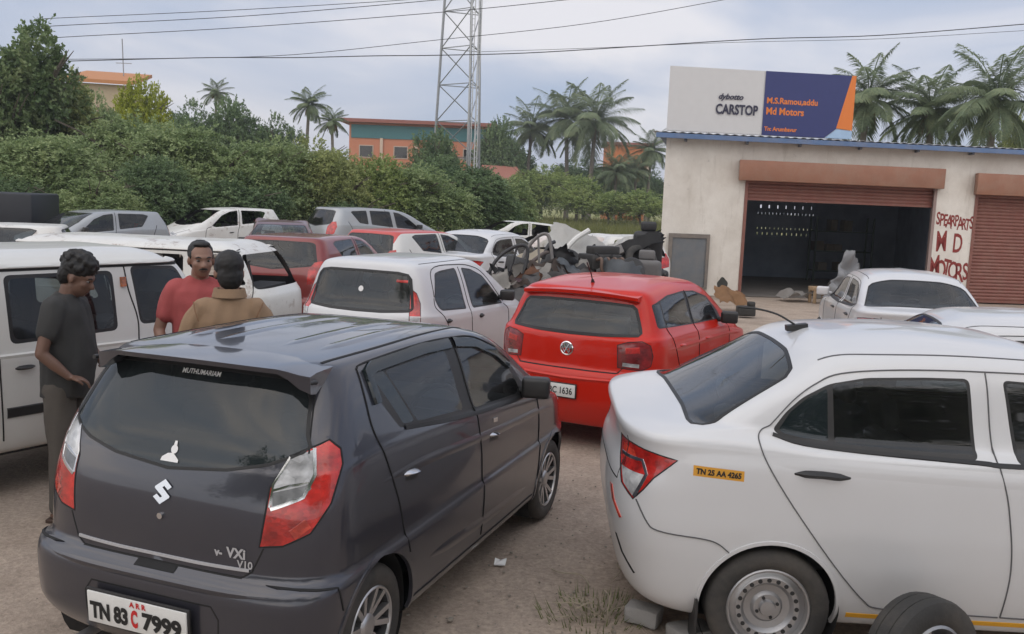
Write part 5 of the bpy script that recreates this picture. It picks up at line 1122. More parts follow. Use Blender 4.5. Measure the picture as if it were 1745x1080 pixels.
# ------------------------------------------------------------------ ground
def dirt_mat():
    m, N, L, b, o = principled('bare_dirt')
    tcn = N.new('ShaderNodeTexCoord'); v = tcn.outputs['Object']
    big = noisef(N, L, .35, 6, .6, vec=v); mid = noisef(N, L, 2.2, 8, .65, vec=v); fine = noisef(N, L, 38, 6, .7, vec=v); grit = noisef(N, L, 160, 3, .6, vec=v)
    r1 = ramp(N, .35, .68, (.32, .258, .21, 1), (.50, .41, .34, 1)); L.new(mid.outputs['Fac'], r1.inputs[0])
    r0 = ramp(N, .38, .66); L.new(big.outputs['Fac'], r0.inputs[0]); c = mixc(N, L, r0.outputs[0], r1.outputs[0], (.44, .365, .305))
    r2 = ramp(N, .30, .74, (.62, .62, .62, 1), (1.3, 1.28, 1.25, 1)); L.new(fine.outputs['Fac'], r2.inputs[0])
    mu = N.new('ShaderNodeMix'); mu.data_type = 'RGBA'; mu.blend_type = 'MULTIPLY'; mu.inputs['Factor'].default_value = .85; L.new(c, mu.inputs['A']); L.new(r2.outputs[0], mu.inputs['B'])
    oil = noisef(N, L, .75, 4, .55, vec=v); ro = ramp(N, .60, .74); L.new(oil.outputs['Fac'], ro.inputs[0]); om = N.new('ShaderNodeMath'); om.operation = 'MULTIPLY'; om.inputs[1].default_value = .38; L.new(ro.outputs[0], om.inputs[0])
    dk = mixc(N, L, om.outputs[0], mu.outputs['Result'], (.14, .12, .10))
    # small pale stones and dark bits
    vo = N.new('ShaderNodeTexVoronoi'); vo.inputs['Scale'].default_value = 26; vo.inputs['Randomness'].default_value = 1; L.new(v, vo.inputs['Vector'])
    rs = ramp(N, .10, .16, (1, 1, 1, 1), (0, 0, 0, 1)); L.new(vo.outputs['Distance'], rs.inputs[0])
    sel = N.new('ShaderNodeSeparateColor'); L.new(vo.outputs['Color'], sel.inputs[0]); gt = N.new('ShaderNodeMath'); gt.operation = 'GREATER_THAN'; gt.inputs[1].default_value = .86; L.new(sel.outputs[0], gt.inputs[0])
    ml = N.new('ShaderNodeMath'); ml.operation = 'MULTIPLY'; L.new(rs.outputs[0], ml.inputs[0]); L.new(gt.outputs[0], ml.inputs[1])
    st = mixc(N, L, sel.outputs[1], (.10, .085, .07), (.36, .33, .29)); c = mixc(N, L, ml.outputs[0], dk, st)
    # thin green growth far out
    sp = N.new('ShaderNodeSeparateXYZ'); L.new(v, sp.inputs[0]); mr = N.new('ShaderNodeMapRange'); mr.inputs[1].default_value = 24; mr.inputs[2].default_value = 34; L.new(sp.outputs[1], mr.inputs[0])
    gn = noisef(N, L, .8, 7, .7, vec=v); gr = ramp(N, .22, .42); L.new(gn.outputs['Fac'], gr.inputs[0]); gm = N.new('ShaderNodeMath'); gm.operation = 'MULTIPLY'; L.new(mr.outputs[0], gm.inputs[0]); L.new(gr.outputs[0], gm.inputs[1])
    c = mixc(N, L, gm.outputs[0], c, (.25, .255, .10)); L.new(c, b.inputs['Base Color']); b.inputs['Roughness'].default_value = .95; b.inputs['Specular IOR Level'].default_value = .2
    s1 = N.new('ShaderNodeMath'); s1.operation = 'MULTIPLY_ADD'; s1.inputs[1].default_value = .35; L.new(fine.outputs['Fac'], s1.inputs[0]); L.new(mid.outputs['Fac'], s1.inputs[2])
    s2 = N.new('ShaderNodeMath'); s2.operation = 'MULTIPLY_ADD'; s2.inputs[1].default_value = .12; L.new(grit.outputs['Fac'], s2.inputs[0]); L.new(s1.outputs[0], s2.inputs[2])
    s3 = N.new('ShaderNodeMath'); s3.operation = 'MULTIPLY_ADD'; s3.inputs[1].default_value = .25; L.new(ml.outputs[0], s3.inputs[0]); L.new(s2.outputs[0], s3.inputs[2])
    bp = N.new('ShaderNodeBump'); bp.inputs['Strength'].default_value = .7; bp.inputs['Distance'].default_value = .05; L.new(s3.outputs[0], bp.inputs['Height']); L.new(bp.outputs[0], b.inputs['Normal'])
    return m
def build_ground():
    xs = np.concatenate([np.linspace(-400, -14, 12)[:-1], np.linspace(-14, 16, 101), np.linspace(16, 400, 12)[1:]]); ys = np.concatenate([np.linspace(-60, 1.5, 8)[:-1], np.linspace(1.5, 26, 101), np.linspace(26, 500, 20)[1:]])
    V = []; 
    for y in ys:
        for x in xs:
            z = 0
            if -14 < x < 16 and 1.5 < y < 26: z = .016 * noise.noise(Vector((x * .5, y * .5, 0))) + .010 * noise.noise(Vector((x * 1.6, y * 1.6, 3))) - .012
            V.append((x, y, z))
    nx = len(xs); F = [(j * nx + i, j * nx + i + 1, (j + 1) * nx + i + 1, (j + 1) * nx + i) for j in range(len(ys) - 1) for i in range(nx - 1)]
    o = mesh_obj('ground', np_mesh('ground', V, F, True), dirt_mat()); o['kind'] = 'structure'
    # loose pebbles between the cars
    rnd = random.Random(2); mb = MB()
    for k in range(260):
        px = rnd.uniform(560, 1120); py = rnd.uniform(760, 1100)
        p = ground(px, py); s_ = rnd.uniform(.002, .007) * (1 if rnd.random() < .95 else 1.8)
        q = [Vector((p.x, p.y, .002)) + Vector((a * s_ * rnd.uniform(.7, 1.3), b_ * s_ * rnd.uniform(.7, 1.3), c_ * s_ * .8)) for c_ in (-.5, .7) for a, b_ in ((-1, -1), (1, -1), (1, 1), (-1, 1))]
        mb.hexa(q)
    o = mb.build('gravel', simple('gravel', (.27, .24, .20), .9, var=.5, vscale=14), bevel=0); tag(o, 'loose pebbles scattered over the bare dirt', 'gravel', kind='stuff')

# ------------------------------------------------------------------ the workshop
GX, GY, GA = 5.5, 22.23, R_(6)
UD = Vector((math.cos(GA), math.sin(GA), 0)); BD = Vector((.21, .978, 0)).normalized(); ND = Vector((math.sin(GA), -math.cos(GA), 0))
def W3(u, v, z, n=0.): return Vector((GX, GY, 0)) + UD * u + BD * v + ND * n + Vector((0, 0, z))
def wbox(mb, u0, u1, z0, z1, v0, v1):
    return mb.hexa([W3(u0, v0, z0), W3(u1, v0, z0), W3(u1, v1, z0), W3(u0, v1, z0), W3(u0, v0, z1), W3(u1, v0, z1), W3(u1, v1, z1), W3(u0, v1, z1)])
def plaster():
    m, N, L, b, o = principled('wall_plaster'); tcn = N.new('ShaderNodeTexCoord'); v = tcn.outputs['Object']
    a = noisef(N, L, .9, 8, .7, vec=v); r = ramp(N, .34, .68, (.58, .535, .475, 1), (.76, .725, .665, 1)); L.new(a.outputs['Fac'], r.inputs[0])
    mpn = N.new('ShaderNodeMapping'); mpn.inputs['Scale'].default_value = (2.4, 2.4, .28); L.new(v, mpn.inputs[0]); st = noisef(N, L, 2.2, 8, .72, vec=mpn.outputs[0]); r2 = ramp(N, .56, .80); L.new(st.outputs['Fac'], r2.inputs[0])
    k = N.new('ShaderNodeMath'); k.operation = 'MULTIPLY'; k.inputs[1].default_value = .62; L.new(r2.outputs[0], k.inputs[0]); c = mixc(N, L, k.outputs[0], r.outputs[0], (.30, .255, .20))
    f = noisef(N, L, 6, 9, .75, vec=v); r3 = ramp(N, .62, .72); L.new(f.outputs['Fac'], r3.inputs[0]); k2 = N.new('ShaderNodeMath'); k2.operation = 'MULTIPLY'; k2.inputs[1].default_value = .55; L.new(r3.outputs[0], k2.inputs[0]); c = mixc(N, L, k2.outputs[0], c, (.34, .31, .28))
    L.new(c, b.inputs['Base Color']); b.inputs['Roughness'].default_value = .9
    bp = N.new('ShaderNodeBump'); bp.inputs['Strength'].default_value = .25; bp.inputs['Distance'].default_value = .02; L.new(f.outputs['Fac'], bp.inputs['Height']); L.new(bp.outputs[0], b.inputs['Normal']); return m
def shutter(name, u0, u1, z0, z1, mat, parent, n=.0):
    mb = MB(); pitch = .085; k = int((z1 - z0) / pitch); prof = []
    for i in range(k):
        z = z1 - i * pitch
        for t in range(5): a = t / 5; prof.append((z - a * pitch, .022 * math.sin(math.pi * a) ** .7))
    prof.append((z0, 0)); vs = []
    for z, h in prof: vs += [W3(u0, .12, z, h), W3(u1, .12, z, h)]
    mb.add(vs, [(2 * i, 2 * i + 1, 2 * i + 3, 2 * i + 2) for i in range(len(prof) - 1)]); wbox(mb, u0, u1, z0 - .03, z0 + .03, .09, .15)
    return mb.build(name, mat, parent)
def workshop():
    t = empty('workshop', W3(0, 0, 0), 0, 'cream plastered workshop with an open brown roller shutter and blue roof edge', 'workshop')
    def B(name, mb, mat, par=t, **k):
        mb.v = [tuple(Vector(v) - t.location) for v in mb.v]; return mb.build(name, mat, par, **k)
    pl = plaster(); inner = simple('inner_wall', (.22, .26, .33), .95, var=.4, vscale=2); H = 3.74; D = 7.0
    mb = MB()
    for a in ((-2.02, -.02, 0, H), (-.02, 4.86, 2.84, H), (4.86, 5.86, 0, H), (5.86, 9.4, 2.74, H), (9.4, 13, 0, H)): wbox(mb, a[0], a[1], a[2], a[3], 0, .22)
    B('wall', mb, pl)
    mb = MB(); wbox(mb, -2.02, -1.80, 0, H, .222, D); wbox(mb, 12.8, 13, 0, H, .222, D); B('wall', mb, pl)
    # back wall round a ventilation grille, and the inner partition
    ju0, ju1, jz0, jz1 = .62, 2.55, 1.30, 2.62
    mb = MB()
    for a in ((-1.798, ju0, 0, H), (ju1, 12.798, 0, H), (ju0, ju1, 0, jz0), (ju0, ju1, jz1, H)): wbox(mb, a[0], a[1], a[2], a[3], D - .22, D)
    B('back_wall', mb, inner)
    mb = MB(); rows = [(1.34, 1.42, 12), (1.52, 1.58, 14), (1.98, 2.05, 16), (2.18, 2.28, 7), (2.40, 2.58, 9)]; z = jz0; rnd = random.Random(3)
    for a, b_, n in rows:
        wbox(mb, ju0, ju1, z, a, D - .16, D - .06); du = (ju1 - ju0) / n
        for i in range(n + 1): 
            c = ju0 + i * du; wd = du * rnd.uniform(.36, .47); wbox(mb, max(ju0, c - wd), min(ju1, c + wd), a, b_, D - .16, D - .06)
        z = b_
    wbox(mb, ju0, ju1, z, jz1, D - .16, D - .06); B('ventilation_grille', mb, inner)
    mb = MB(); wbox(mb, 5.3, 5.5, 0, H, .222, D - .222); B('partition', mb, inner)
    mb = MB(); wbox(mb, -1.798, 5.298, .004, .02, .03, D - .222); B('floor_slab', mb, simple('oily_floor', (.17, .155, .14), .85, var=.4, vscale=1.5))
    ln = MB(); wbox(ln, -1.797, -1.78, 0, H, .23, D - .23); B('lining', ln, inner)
    # roof sheet, fascia, brackets
    cor = simple('roof_sheet', (.40, .40, .40), .6, .3, var=.3, vscale=1.3, dust=.4); mb = MB(); vs = []; n = 300
    for i in range(n + 1):
        u = -2.35 + 15.6 * i / n; h = .012 * math.sin(u * 2 * math.pi / .21)
        vs += [W3(u, -.33, 3.845 + h), W3(u, D + .3, 4.25 + h), W3(u, -.33, 3.835 + h), W3(u, D + .3, 4.24 + h)]
    fs = []
    for i in range(n): a = 4 * i; fs += [(a, a + 4, a + 5, a + 1), (a + 2, a + 3, a + 7, a + 6), (a, a + 2, a + 6, a + 4), (a + 1, a + 5, a + 7, a + 3)]
    B('roof', mb.add(vs, fs), cor)
    blue = simple('fascia_blue', (.10, .17, .32), .5, var=.25, vscale=2, dust=.3); mb = MB(); wbox(mb, -2.25, 13.2, 3.70, 3.81, -.40, -.32); B('fascia', mb, blue)
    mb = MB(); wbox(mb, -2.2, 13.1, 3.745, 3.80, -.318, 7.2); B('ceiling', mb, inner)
    for u in (-1.55, -.05, 1.25, 2.75, 4.2, 5.6, 7.2):
        mb = MB(); wbox(mb, u - .03, u + .03, 3.65, 3.70, -.34, -.003); B('bracket', mb, M['steel'] if False else simple('bracket_grey', (.09, .10, .12), .6))
    # shutters, hoods, jambs
    hood = simple('shutter_hood', (.29, .135, .085), .6, var=.22, vscale=3, dust=.35); slat = simple('shutter_slat', (.215, .082, .062), .5, .1, var=.2, vscale=5, dust=.2)
    mb = MB(); wbox(mb, -.20, 4.96, 2.80, 3.28, -.30, -.003); B('shutter_hood', mb, hood, bevel=.015)
    mb = MB(); wbox(mb, 5.80, 9.5, 2.70, 3.22, -.30, -.003); B('shutter_hood', mb, hood, bevel=.015)
    shutter_a = shutter('roller_shutter', .06, 4.78, 2.37, 2.83, slat, None); shutter_b = shutter('roller_shutter', 5.94, 9.32, .05, 2.72, slat, None)
    for o in (shutter_a, shutter_b):
        o.data.transform(Matrix.Translation(-t.location)); o.parent = t
    mb = MB(); wbox(mb, -.018, .06, 0, 2.80, -.02, .20); B('door_jamb', mb, slat)
    mb = MB(); wbox(mb, 4.78, 4.858, 0, 2.80, -.02, .20); B('door_jamb', mb, simple('jamb_pale', (.30, .22, .20), .7))
    mb = MB(); wbox(mb, 5.86, 5.94, 0, 2.70, -.02, .20); B('door_jamb', mb, slat)
    # a steel rack with boxes and hanging hoses in the gloom
    rk = empty('steel_rack', W3(3.3, 5.6, 0), GA, 'dim steel rack with boxes inside the open garage', 'rack'); mt = simple('rack_green', (.07, .10, .09), .7); bx = simple('box_dull', (.16, .14, .11), .9, var=.4)
    for x in (-.9, .9):
        for y in (-.22, .22): MB().box((x, y, 1.0), (.05, .05, 2.0)).build('upright', mt, rk)
    for z in (.35, .95, 1.55): MB().box((0, 0, z), (1.74, .5, .03)).build('shelf', mt, rk)
    rnd = random.Random(9)
    for k in range(9):
        c = rk.location + UD * rnd.uniform(-.75, .75); z = (.37, .97, 1.57)[k % 3]; h = rnd.uniform(.18, .38); o = MB().box((0, 0, h / 2), (rnd.uniform(.18, .34), .3, h)).build('storage_box', bx, bevel=.01); o.location = (c.x, c.y, z); o.rotation_euler = (0, 0, GA + rnd.uniform(-.1, .1)); tag(o, 'dull brown box on the dim rack inside the garage', 'box', 'boxes on the garage rack')
    # hand painted words on the wall
    pr = simple('brush_red', (.24, .035, .03), .8, var=.35, vscale=12); rnd = random.Random(11)
    def brush(txt, u, z, size, width, tilt=0.):
        mb = MB(); n = len(txt)
        for i, ch in enumerate(txt):
            if ch == ' ': continue
            me = text_mesh(ch, size * rnd.uniform(.88, 1.1), size * .018); a = rnd.uniform(-.16, .16); cu = u + width * (i + .5) / n; cz = z + rnd.uniform(-.03, .03) * size / .3 + tilt * (i / n)
            mb.add([W3(cu + .62 * (v.co.x * math.cos(a) - v.co.y * math.sin(a)), 0, cz + v.co.x * math.sin(a) + v.co.y * math.cos(a) * (1.15), .004) for v in me.vertices], [tuple(p.vertices) for p in me.polygons]); bpy.data.meshes.remove(me)
        B('painted_word', mb, pr, smooth=False)
    brush('SPEARPARTS', 4.90, 2.04, .38, .98, -.08); brush('M', 4.86, 1.50, .62, .46); brush('D', 5.32, 1.49, .56, .40); brush('MOTORS', 4.89, .84, .56, .99, -.08)
    # stain round a pipe hole low on the wall
    mb = MB(); vs = [W3(-.42 + (.13 + .012 * math.sin(5 * a)) * math.cos(a), 0, .26 + (.19 + .015 * math.sin(4 * a + 1)) * math.sin(a), .003) for a in np.linspace(0, 2 * math.pi, 30)[:-1]]; B('soot_mark', mb.add(vs, [tuple(range(len(vs)))]), simple('soot', (.05, .05, .045), .95, var=.6, vscale=9), smooth=False)
    # grey sheet of a blocked-up hatch
    e = empty('metal_hatch', W3(-1.33, 0, 0), 0, 'grey painted metal hatch with a chipped frame, on the wall left of the shutter', 'hatch')
    def E(name, mb, mat, **k): mb.v = [tuple(Vector(v) - e.location) for v in mb.v]; return mb.build(name, mat, e, **k)
    mb = MB(); wbox(mb, -1.72, -.88, .20, 1.38, -.05, -.003); E('hatch_door', mb, simple('hatch_grey', (.13, .145, .16), .6, var=.2, vscale=4, dust=.3))
    fr = simple('hatch_frame', (.17, .15, .135), .8, var=.45, vscale=9, dust=.4); mb = MB(); wbox(mb, -1.82, -1.722, .15, 1.48, -.08, -.003); wbox(mb, -.878, -.80, .15, 1.48, -.08, -.003); wbox(mb, -1.722, -.878, 1.382, 1.48, -.08, -.003); E('hatch_frame', mb, fr)
    # sign board
    s = empty('sign_board', W3(.2, -.2, 3.84), 0, 'large white, blue and orange shop sign board standing on the roof edge', 'sign')
    def G(name, mb, mat, **k): mb.v = [tuple(Vector(v) - s.location) for v in mb.v]; return mb.build(name, mat, s, **k)
    u0, u1, z0, z1, nf = -2.02, 2.40, 3.87, 5.34, .32; ud = .17
    wh = simple('sign_white', (.60, .60, .60), .4, var=.05); bl = simple('sign_blue', (.030, .040, .155), .4, var=.08); og = simple('sign_orange', (.72, .20, .035), .4, var=.05); lb = simple('sign_pale_blue', (.36, .52, .72), .4)
    mb = MB(); wbox(mb, u0, u1, z0, z1, -nf + .004, -nf + .14); G('sign_panel', mb, wh)
    def flat(name, pts, mat, n): G(name, MB().prism([W3(u, 0, z, n) for u, z in pts], ND * .003), mat, smooth=False)
    flat('blue_panel', [(ud, z0), (1.70, z0), (1.98, z0 + .22), (2.27, z1), (ud, z1)], bl, nf); flat('orange_stripe', [(1.98, z0 + .24), (2.38, z0 + .20), (2.38, z1), (2.28, z1)], og, nf); flat('pale_blue_corner', [(1.72, z0), (2.38, z0), (2.38, z0 + .185), (1.99, z0 + .215)], lb, nf)
    def sgn(txt, u, z, wd, h, mat, bold=0., shear=0.):
        me = fit_text(txt, wd, h, bold, shear); mb = MB().add([W3(u + wd / 2 + v.co.x, 0, z + v.co.y, nf + .007) for v in me.vertices], [tuple(p.vertices) for p in me.polygons]); bpy.data.meshes.remove(me); G('lettering', mb, mat, smooth=False)
    ik = simple('sign_ink', (.03, .03, .06), .5)
    sgn('CARSTOP', -.98, 4.42, 1.02, .24, ik, .008); sgn('dybotto', -.93, 4.69, .60, .17, ik, .006, .3)
    sgn('M.S.Ramou,addu', .24, 4.66, 1.24, .17, og, .005); sgn('Md Motors', .24, 4.43, .92, .17, og, .005); sgn('Tn: Arumbavur', .22, 4.02, .80, .10, og, .003)

# ------------------------------------------------------------------ mast, wires and far buildings
def mast():
    Y = 62.; base = at(783.7, 300, Y); k = Y / FPX; t = empty('lattice_mast', (base.x, base.y, 0), 0, 'tall grey lattice telecom mast rising above the bushes', 'mast')
    gm = simple('galvanised', (.27, .28, .29), .5, .5, var=.2); gl = simple('galvanised_pale', (.42, .43, .44), .55, .3, var=.2)
    R0 = 46 * k * 1.12; H = 19.; R1 = R0 * .60
    def leg(a, z): q = R0 + (R1 - R0) * z / H; return Vector((q * math.cos(a), q * math.sin(a), z))
    A = [R_(170), R_(290), R_(50)]
    for i, a in enumerate(A): MB().tube([leg(a, 0), leg(a, H)], .085, 8).build('mast_leg', gm, t)
    n = 8; zs = [H * i / n for i in range(n + 1)]
    for f in range(3):
        a, b = A[f], A[(f + 1) % 3]; mb = MB()
        for i in range(n):
            mb.tube([leg(a, zs[i]), leg(b, zs[i])], .032, 5)
            mb.tube([leg(a, zs[i]), leg(b, zs[i + 1])], .038, 5)
        mb.build('cross_bracing', gm, t)
    for da, wd in ((-.25, .22), (.22, .16)):
        mb = MB(); c = lambda z: leg(A[1], z) + Vector((da + .22, -.1, 0))
        mb.box((c(0) + c(H)) / 2 * 1.0, (.09, .08, H), None); mb.box((c(0) + c(H)) / 2 + Vector((wd, 0, 0)), (.06, .06, H))
        for i in range(50): mb.box(c(H / 2) + Vector((wd / 2, 0, -H / 2 + H * (i + .5) / 50)), (wd, .03, .035))
        mb.build('cable_ladder', gl, t)
    MB().box(leg(A[0], 15.6) * .3 + Vector((0, 0, 11.)), (.5, .4, .3)).build('junction_box', M['black'], t, bevel=.02)
    MB().box((.75, -.3, 2.6), (1.3, .9, 2.2)).build('equipment_cabinet', gl, t, bevel=.03)
def wires():
    grp = 'overhead power lines'; wm = simple('wire_black', (.03, .03, .033), .6)
    L = [([(60, 33), (110, 30), (380, 18), (640, 3), (760, -6)], 'topmost thin black power line across the upper left sky', .016), ([(60, 47), (110, 43), (420, 27), (720, 2), (820, -8)], 'second power line from the top, ending near the mast top', .018), ([(60, 68), (110, 63), (420, 46), (760, 20), (960, 0), (1080, -14)], 'third power line from the top, crossing behind the mast head', .018),
         ([(90, 101), (300, 99), (500, 93), (745, 68), (1000, 40), (1230, 0), (1300, -14)], 'power line rising to the right from mid mast to the top edge', .016), ([(60, 106), (150, 103), (360, 98), (500, 98), (640, 95), (745, 94), (900, 90), (1100, 78), (1300, 66), (1500, 60), (1745, 41), (1900, 28)], 'lowest thick power line spanning the whole sky to the right edge', .024), ([(820, 88), (1000, 82), (1250, 72), (1500, 66), (1745, 52), (1900, 44)], 'faint power line just under the lowest thick one at the right', .012)]
    for i, (pts, lab, rr) in enumerate(L):
        P = [at(x, y, 46 + i * .5) for x, y in pts]; o = MB().tube(smooth_path(P, 6), rr, 5).build('power_line', wm); tag(o, lab, 'cable', grp)
def far_house(name, label, px0, px1, Y, ztop, zb, mats, depth=9., rz=0., roofover=.6, flat=True, win=3, band=None, cat='building'):
    a, b = at(px0, 300, Y), at(px1, 300, Y); w_ = (b - a).length; c = (a + b) / 2; t = empty(name, (c.x, c.y + depth / 2, 0), rz, label, cat); wl, rf, wi = mats; h = ztop
    MB().box((0, 0, h / 2), (w_, depth, h)).build('wall', wl, t)
    mb = MB()
    if flat: mb.box((0, 0, h + .18), (w_ + 2 * roofover, depth + 2 * roofover, .36))
    else: mb.prism([(-w_ / 2 - roofover, -depth / 2 - roofover, h + .005), (w_ / 2 + roofover, -depth / 2 - roofover, h + .005), (w_ / 2 + roofover, depth / 2, h + 1.6), (-w_ / 2 - roofover, depth / 2, h + 1.6)], (0, 0, .25))
    mb.build('roof', rf, t)
    if band: MB().box((0, -depth / 2 - .05, (band[0] + band[1]) / 2), (w_ * .97, .096, band[1] - band[0])).build('facade_band', band[2], t)
    for i in range(win):
        x = -w_ / 2 + w_ * (i + .5) / win
        f = MB().box((x, -depth / 2 - .03, zb), (1.5, .056, 1.3)).build('window', wi, t); MB().box((x, -depth / 2 - .07, zb), (1.3, .02, 1.1)).build('pane', M['dark_glass'], f)
        MB().box((x + w_ / win / 2 - .2, -depth / 2 - .12, h * .42), (.3, .236, h * .84)).build('pilaster', simple('pilaster_cream', (.55, .42, .34), .8), t)
    return t
def far_buildings():
    org = simple('render_orange', (.50, .20, .12), .85, var=.12, vscale=1); org2 = simple('render_orange_deep', (.50, .17, .06), .85, var=.12, vscale=1); rr = simple('roof_red', (.26, .10, .08), .8); teal = simple('band_teal', (.055, .16, .18), .7, var=.15); wf = simple('window_frame_cream', (.45, .36, .3), .8); cream = simple('render_cream', (.45, .36, .25), .85)
    far_house('school_building', 'long orange building with a teal band and thin red roof behind the mast', 596, 832, 96, 9.4, 6.5, (org, rr, wf), 12, R_(-1.5), .9, True, 4, (7.85, 9.2, teal))
    far_house('house', 'orange house showing above the shrubs right of the palms', 1036, 1105, 122, 9.8, 6.8, (org2, rr, wf), 8, 0, .4, True, 1)
    far_house('house', 'small red roofed hut low behind the rounded bush', 838, 880, 84, 3.5, 2.0, (org, simple('tile_red', (.30, .12, .085), .8), wf), 6, .2, .6, False, 1)
    far_house('house', 'pale house with orange roof slope behind the tall left tree', 96, 188, 66, 9.1, 6.2, (cream, simple('tile_orange', (.46, .20, .08), .8), wf), 9, R_(14), .5, False, 2)
    p = at(160, 130, 66); o = MB().tube([(0, 0, 9.6), (-.1, 0, 13.0)], .04, 6).box((.0, 0, 11.2), (1.2, .05, .05)).build('aerial', simple('galvanised', (.27, .28, .29), .5, .5)); o.location = (p.x, p.y + 5, 0); tag(o, 'thin aerial pole standing on the pale house roof', 'aerial')

# ------------------------------------------------------------------ vegetation
def crown_mesh(name, seed, rad, n, leaf=(.13, .05), lobes=14, droop=.5, spray=(.5, 1.0), per=16, flat=.75, shell=.55, lift=.25, lobe_r=.42, lobe_flat=.85):
    """many small leaves on drooping twigs, bunched in lobes with gaps between"""
    rg = np.random.default_rng(seed); R = np.array(rad)
    d = rg.normal(size=(lobes, 3)); d /= np.linalg.norm(d, axis=1)[:, None]; d[:, 2] = np.abs(d[:, 2]) * 1.0 - .45 * (rg.random(lobes) < .5)
    C = d * (rg.uniform(.35, .80, lobes)[:, None]) * R
    li = rg.integers(0, lobes, n); e = rg.normal(size=(n, 3)); e /= np.linalg.norm(e, axis=1)[:, None]; e[:, 2] *= lobe_flat
    B = C[li] + e * (rg.uniform(shell, 1.0, n) ** .7)[:, None] * R * lobe_r * rg.uniform(.7, 1.15, lobes)[li][:, None]
    D = e * .8 + (B / R) * .5 + rg.normal(size=(n, 3)) * .35; D[:, 2] += lift; D /= np.linalg.norm(D, axis=1)[:, None]
    ln = rg.uniform(spray[0], spray[1], n)
    t = np.linspace(.12, 1, per); T = np.broadcast_to(t, (n, per))
    P = B[:, None] + D[:, None] * (ln[:, None] * T)[..., None]; P[..., 2] -= droop * ln[:, None] * T ** 2
    up = np.array([0, 0, 1.]); S1 = np.cross(D, up); S1 /= np.linalg.norm(S1, axis=1)[:, None] + 1e-6
    sg = np.where(np.arange(per) % 2, 1., -1.)[None, :, None]
    A = S1[:, None] * sg * 1.0 + D[:, None] * .6 + rg.normal(size=(n, per, 3)) * .45; A[..., 2] -= .25; A /= np.linalg.norm(A, axis=2)[..., None]
    Nn = up * flat + rg.normal(size=(n, per, 3)) * (1 - flat * .6); Wd = np.cross(A, Nn); Wd /= np.linalg.norm(Wd, axis=2)[..., None] + 1e-6
    L = (leaf[0] * rg.uniform(.6, 1.3, (n, per)))[..., None]; wdt = (leaf[1] * rg.uniform(.7, 1.3, (n, per)))[..., None]
    V = np.stack([P, P + A * L * .5 + Wd * wdt, P + A * L, P + A * L * .5 - Wd * wdt], 2).reshape(-1, 3)
    F = np.arange(len(V)).reshape(-1, 4)
    V[:, 2] += 0
    return np_mesh(name, V, F)
CROWNS = {}
def trunk_mb(h, r0, spread, seed, limbs=6, top=.55):
    rnd = random.Random(seed); mb = MB(); lean = Vector((rnd.uniform(-.1, .1), rnd.uniform(-.1, .1), 1))
    base = [Vector((0, 0, -.1)), lean * h * .25, lean * h * .5]; mb.tube(smooth_path(base, 4), [r0 * (1 - .4 * i / 8) for i in range(9)], 8)
    for k in range(limbs):
        a = 6.283 * k / limbs + rnd.uniform(-.3, .3); q = lean * h * rnd.uniform(.18, .48); e = Vector((math.cos(a) * spread * rnd.uniform(.4, .75), math.sin(a) * spread * rnd.uniform(.4, .75), h * rnd.uniform(top, .85))); m = (q + e) / 2 + Vector((0, 0, h * .08))
        pth = smooth_path([q, m, e], 5); mb.tube(pth, [r0 * .5 * (1 - .8 * i / (len(pth) - 1)) + .012 for i in range(len(pth))], 6)
        for j in range(2):
            b = a + rnd.uniform(-.8, .8); f = e + Vector((math.cos(b), math.sin(b), .5)) * spread * .3; mb.tube([m, (m + f) / 2 + Vector((0, 0, .1)), f], [r0 * .22, r0 * .14, .01], 5)
    return mb
def tree(kind, name, label, cat, px, pytop, Y, width, mat, seed, hz_base=None, group='trees and bushes behind the yard', squash=1., bark=None, zc=None):
    """px = centre column, pytop = row of the top, width in photo pixels; kind = crown prototype"""
    p = at(px, pytop, Y); h = p.z; w_ = width / FPX * Y / 2
    me, rad, bottom = CROWNS[kind]
    t = empty(name, (p.x, p.y, 0), random.Random(seed).uniform(0, 6.28) , label, cat, group)
    key = (kind, mat.name)
    if key not in CROWNS:
        m2 = me.copy(); m2.materials.clear(); m2.materials.append(mat); CROWNS[key] = m2
    c = link(bpy.data.objects.new('crown', CROWNS[key]), t)
    sx = w_ / rad[0]; zlo = bottom * h; half = (h - zlo) / 2; c.location = (0, 0, zlo + half); c.scale = (sx, sx * .9, half / rad[2])
    trunk_mb(h, .05 * h * .6 + .04, w_, seed).build('trunk', bark or simple('bark', (.12, .10, .08), .95, var=.35, vscale=8, bump=.5), t)
    return t
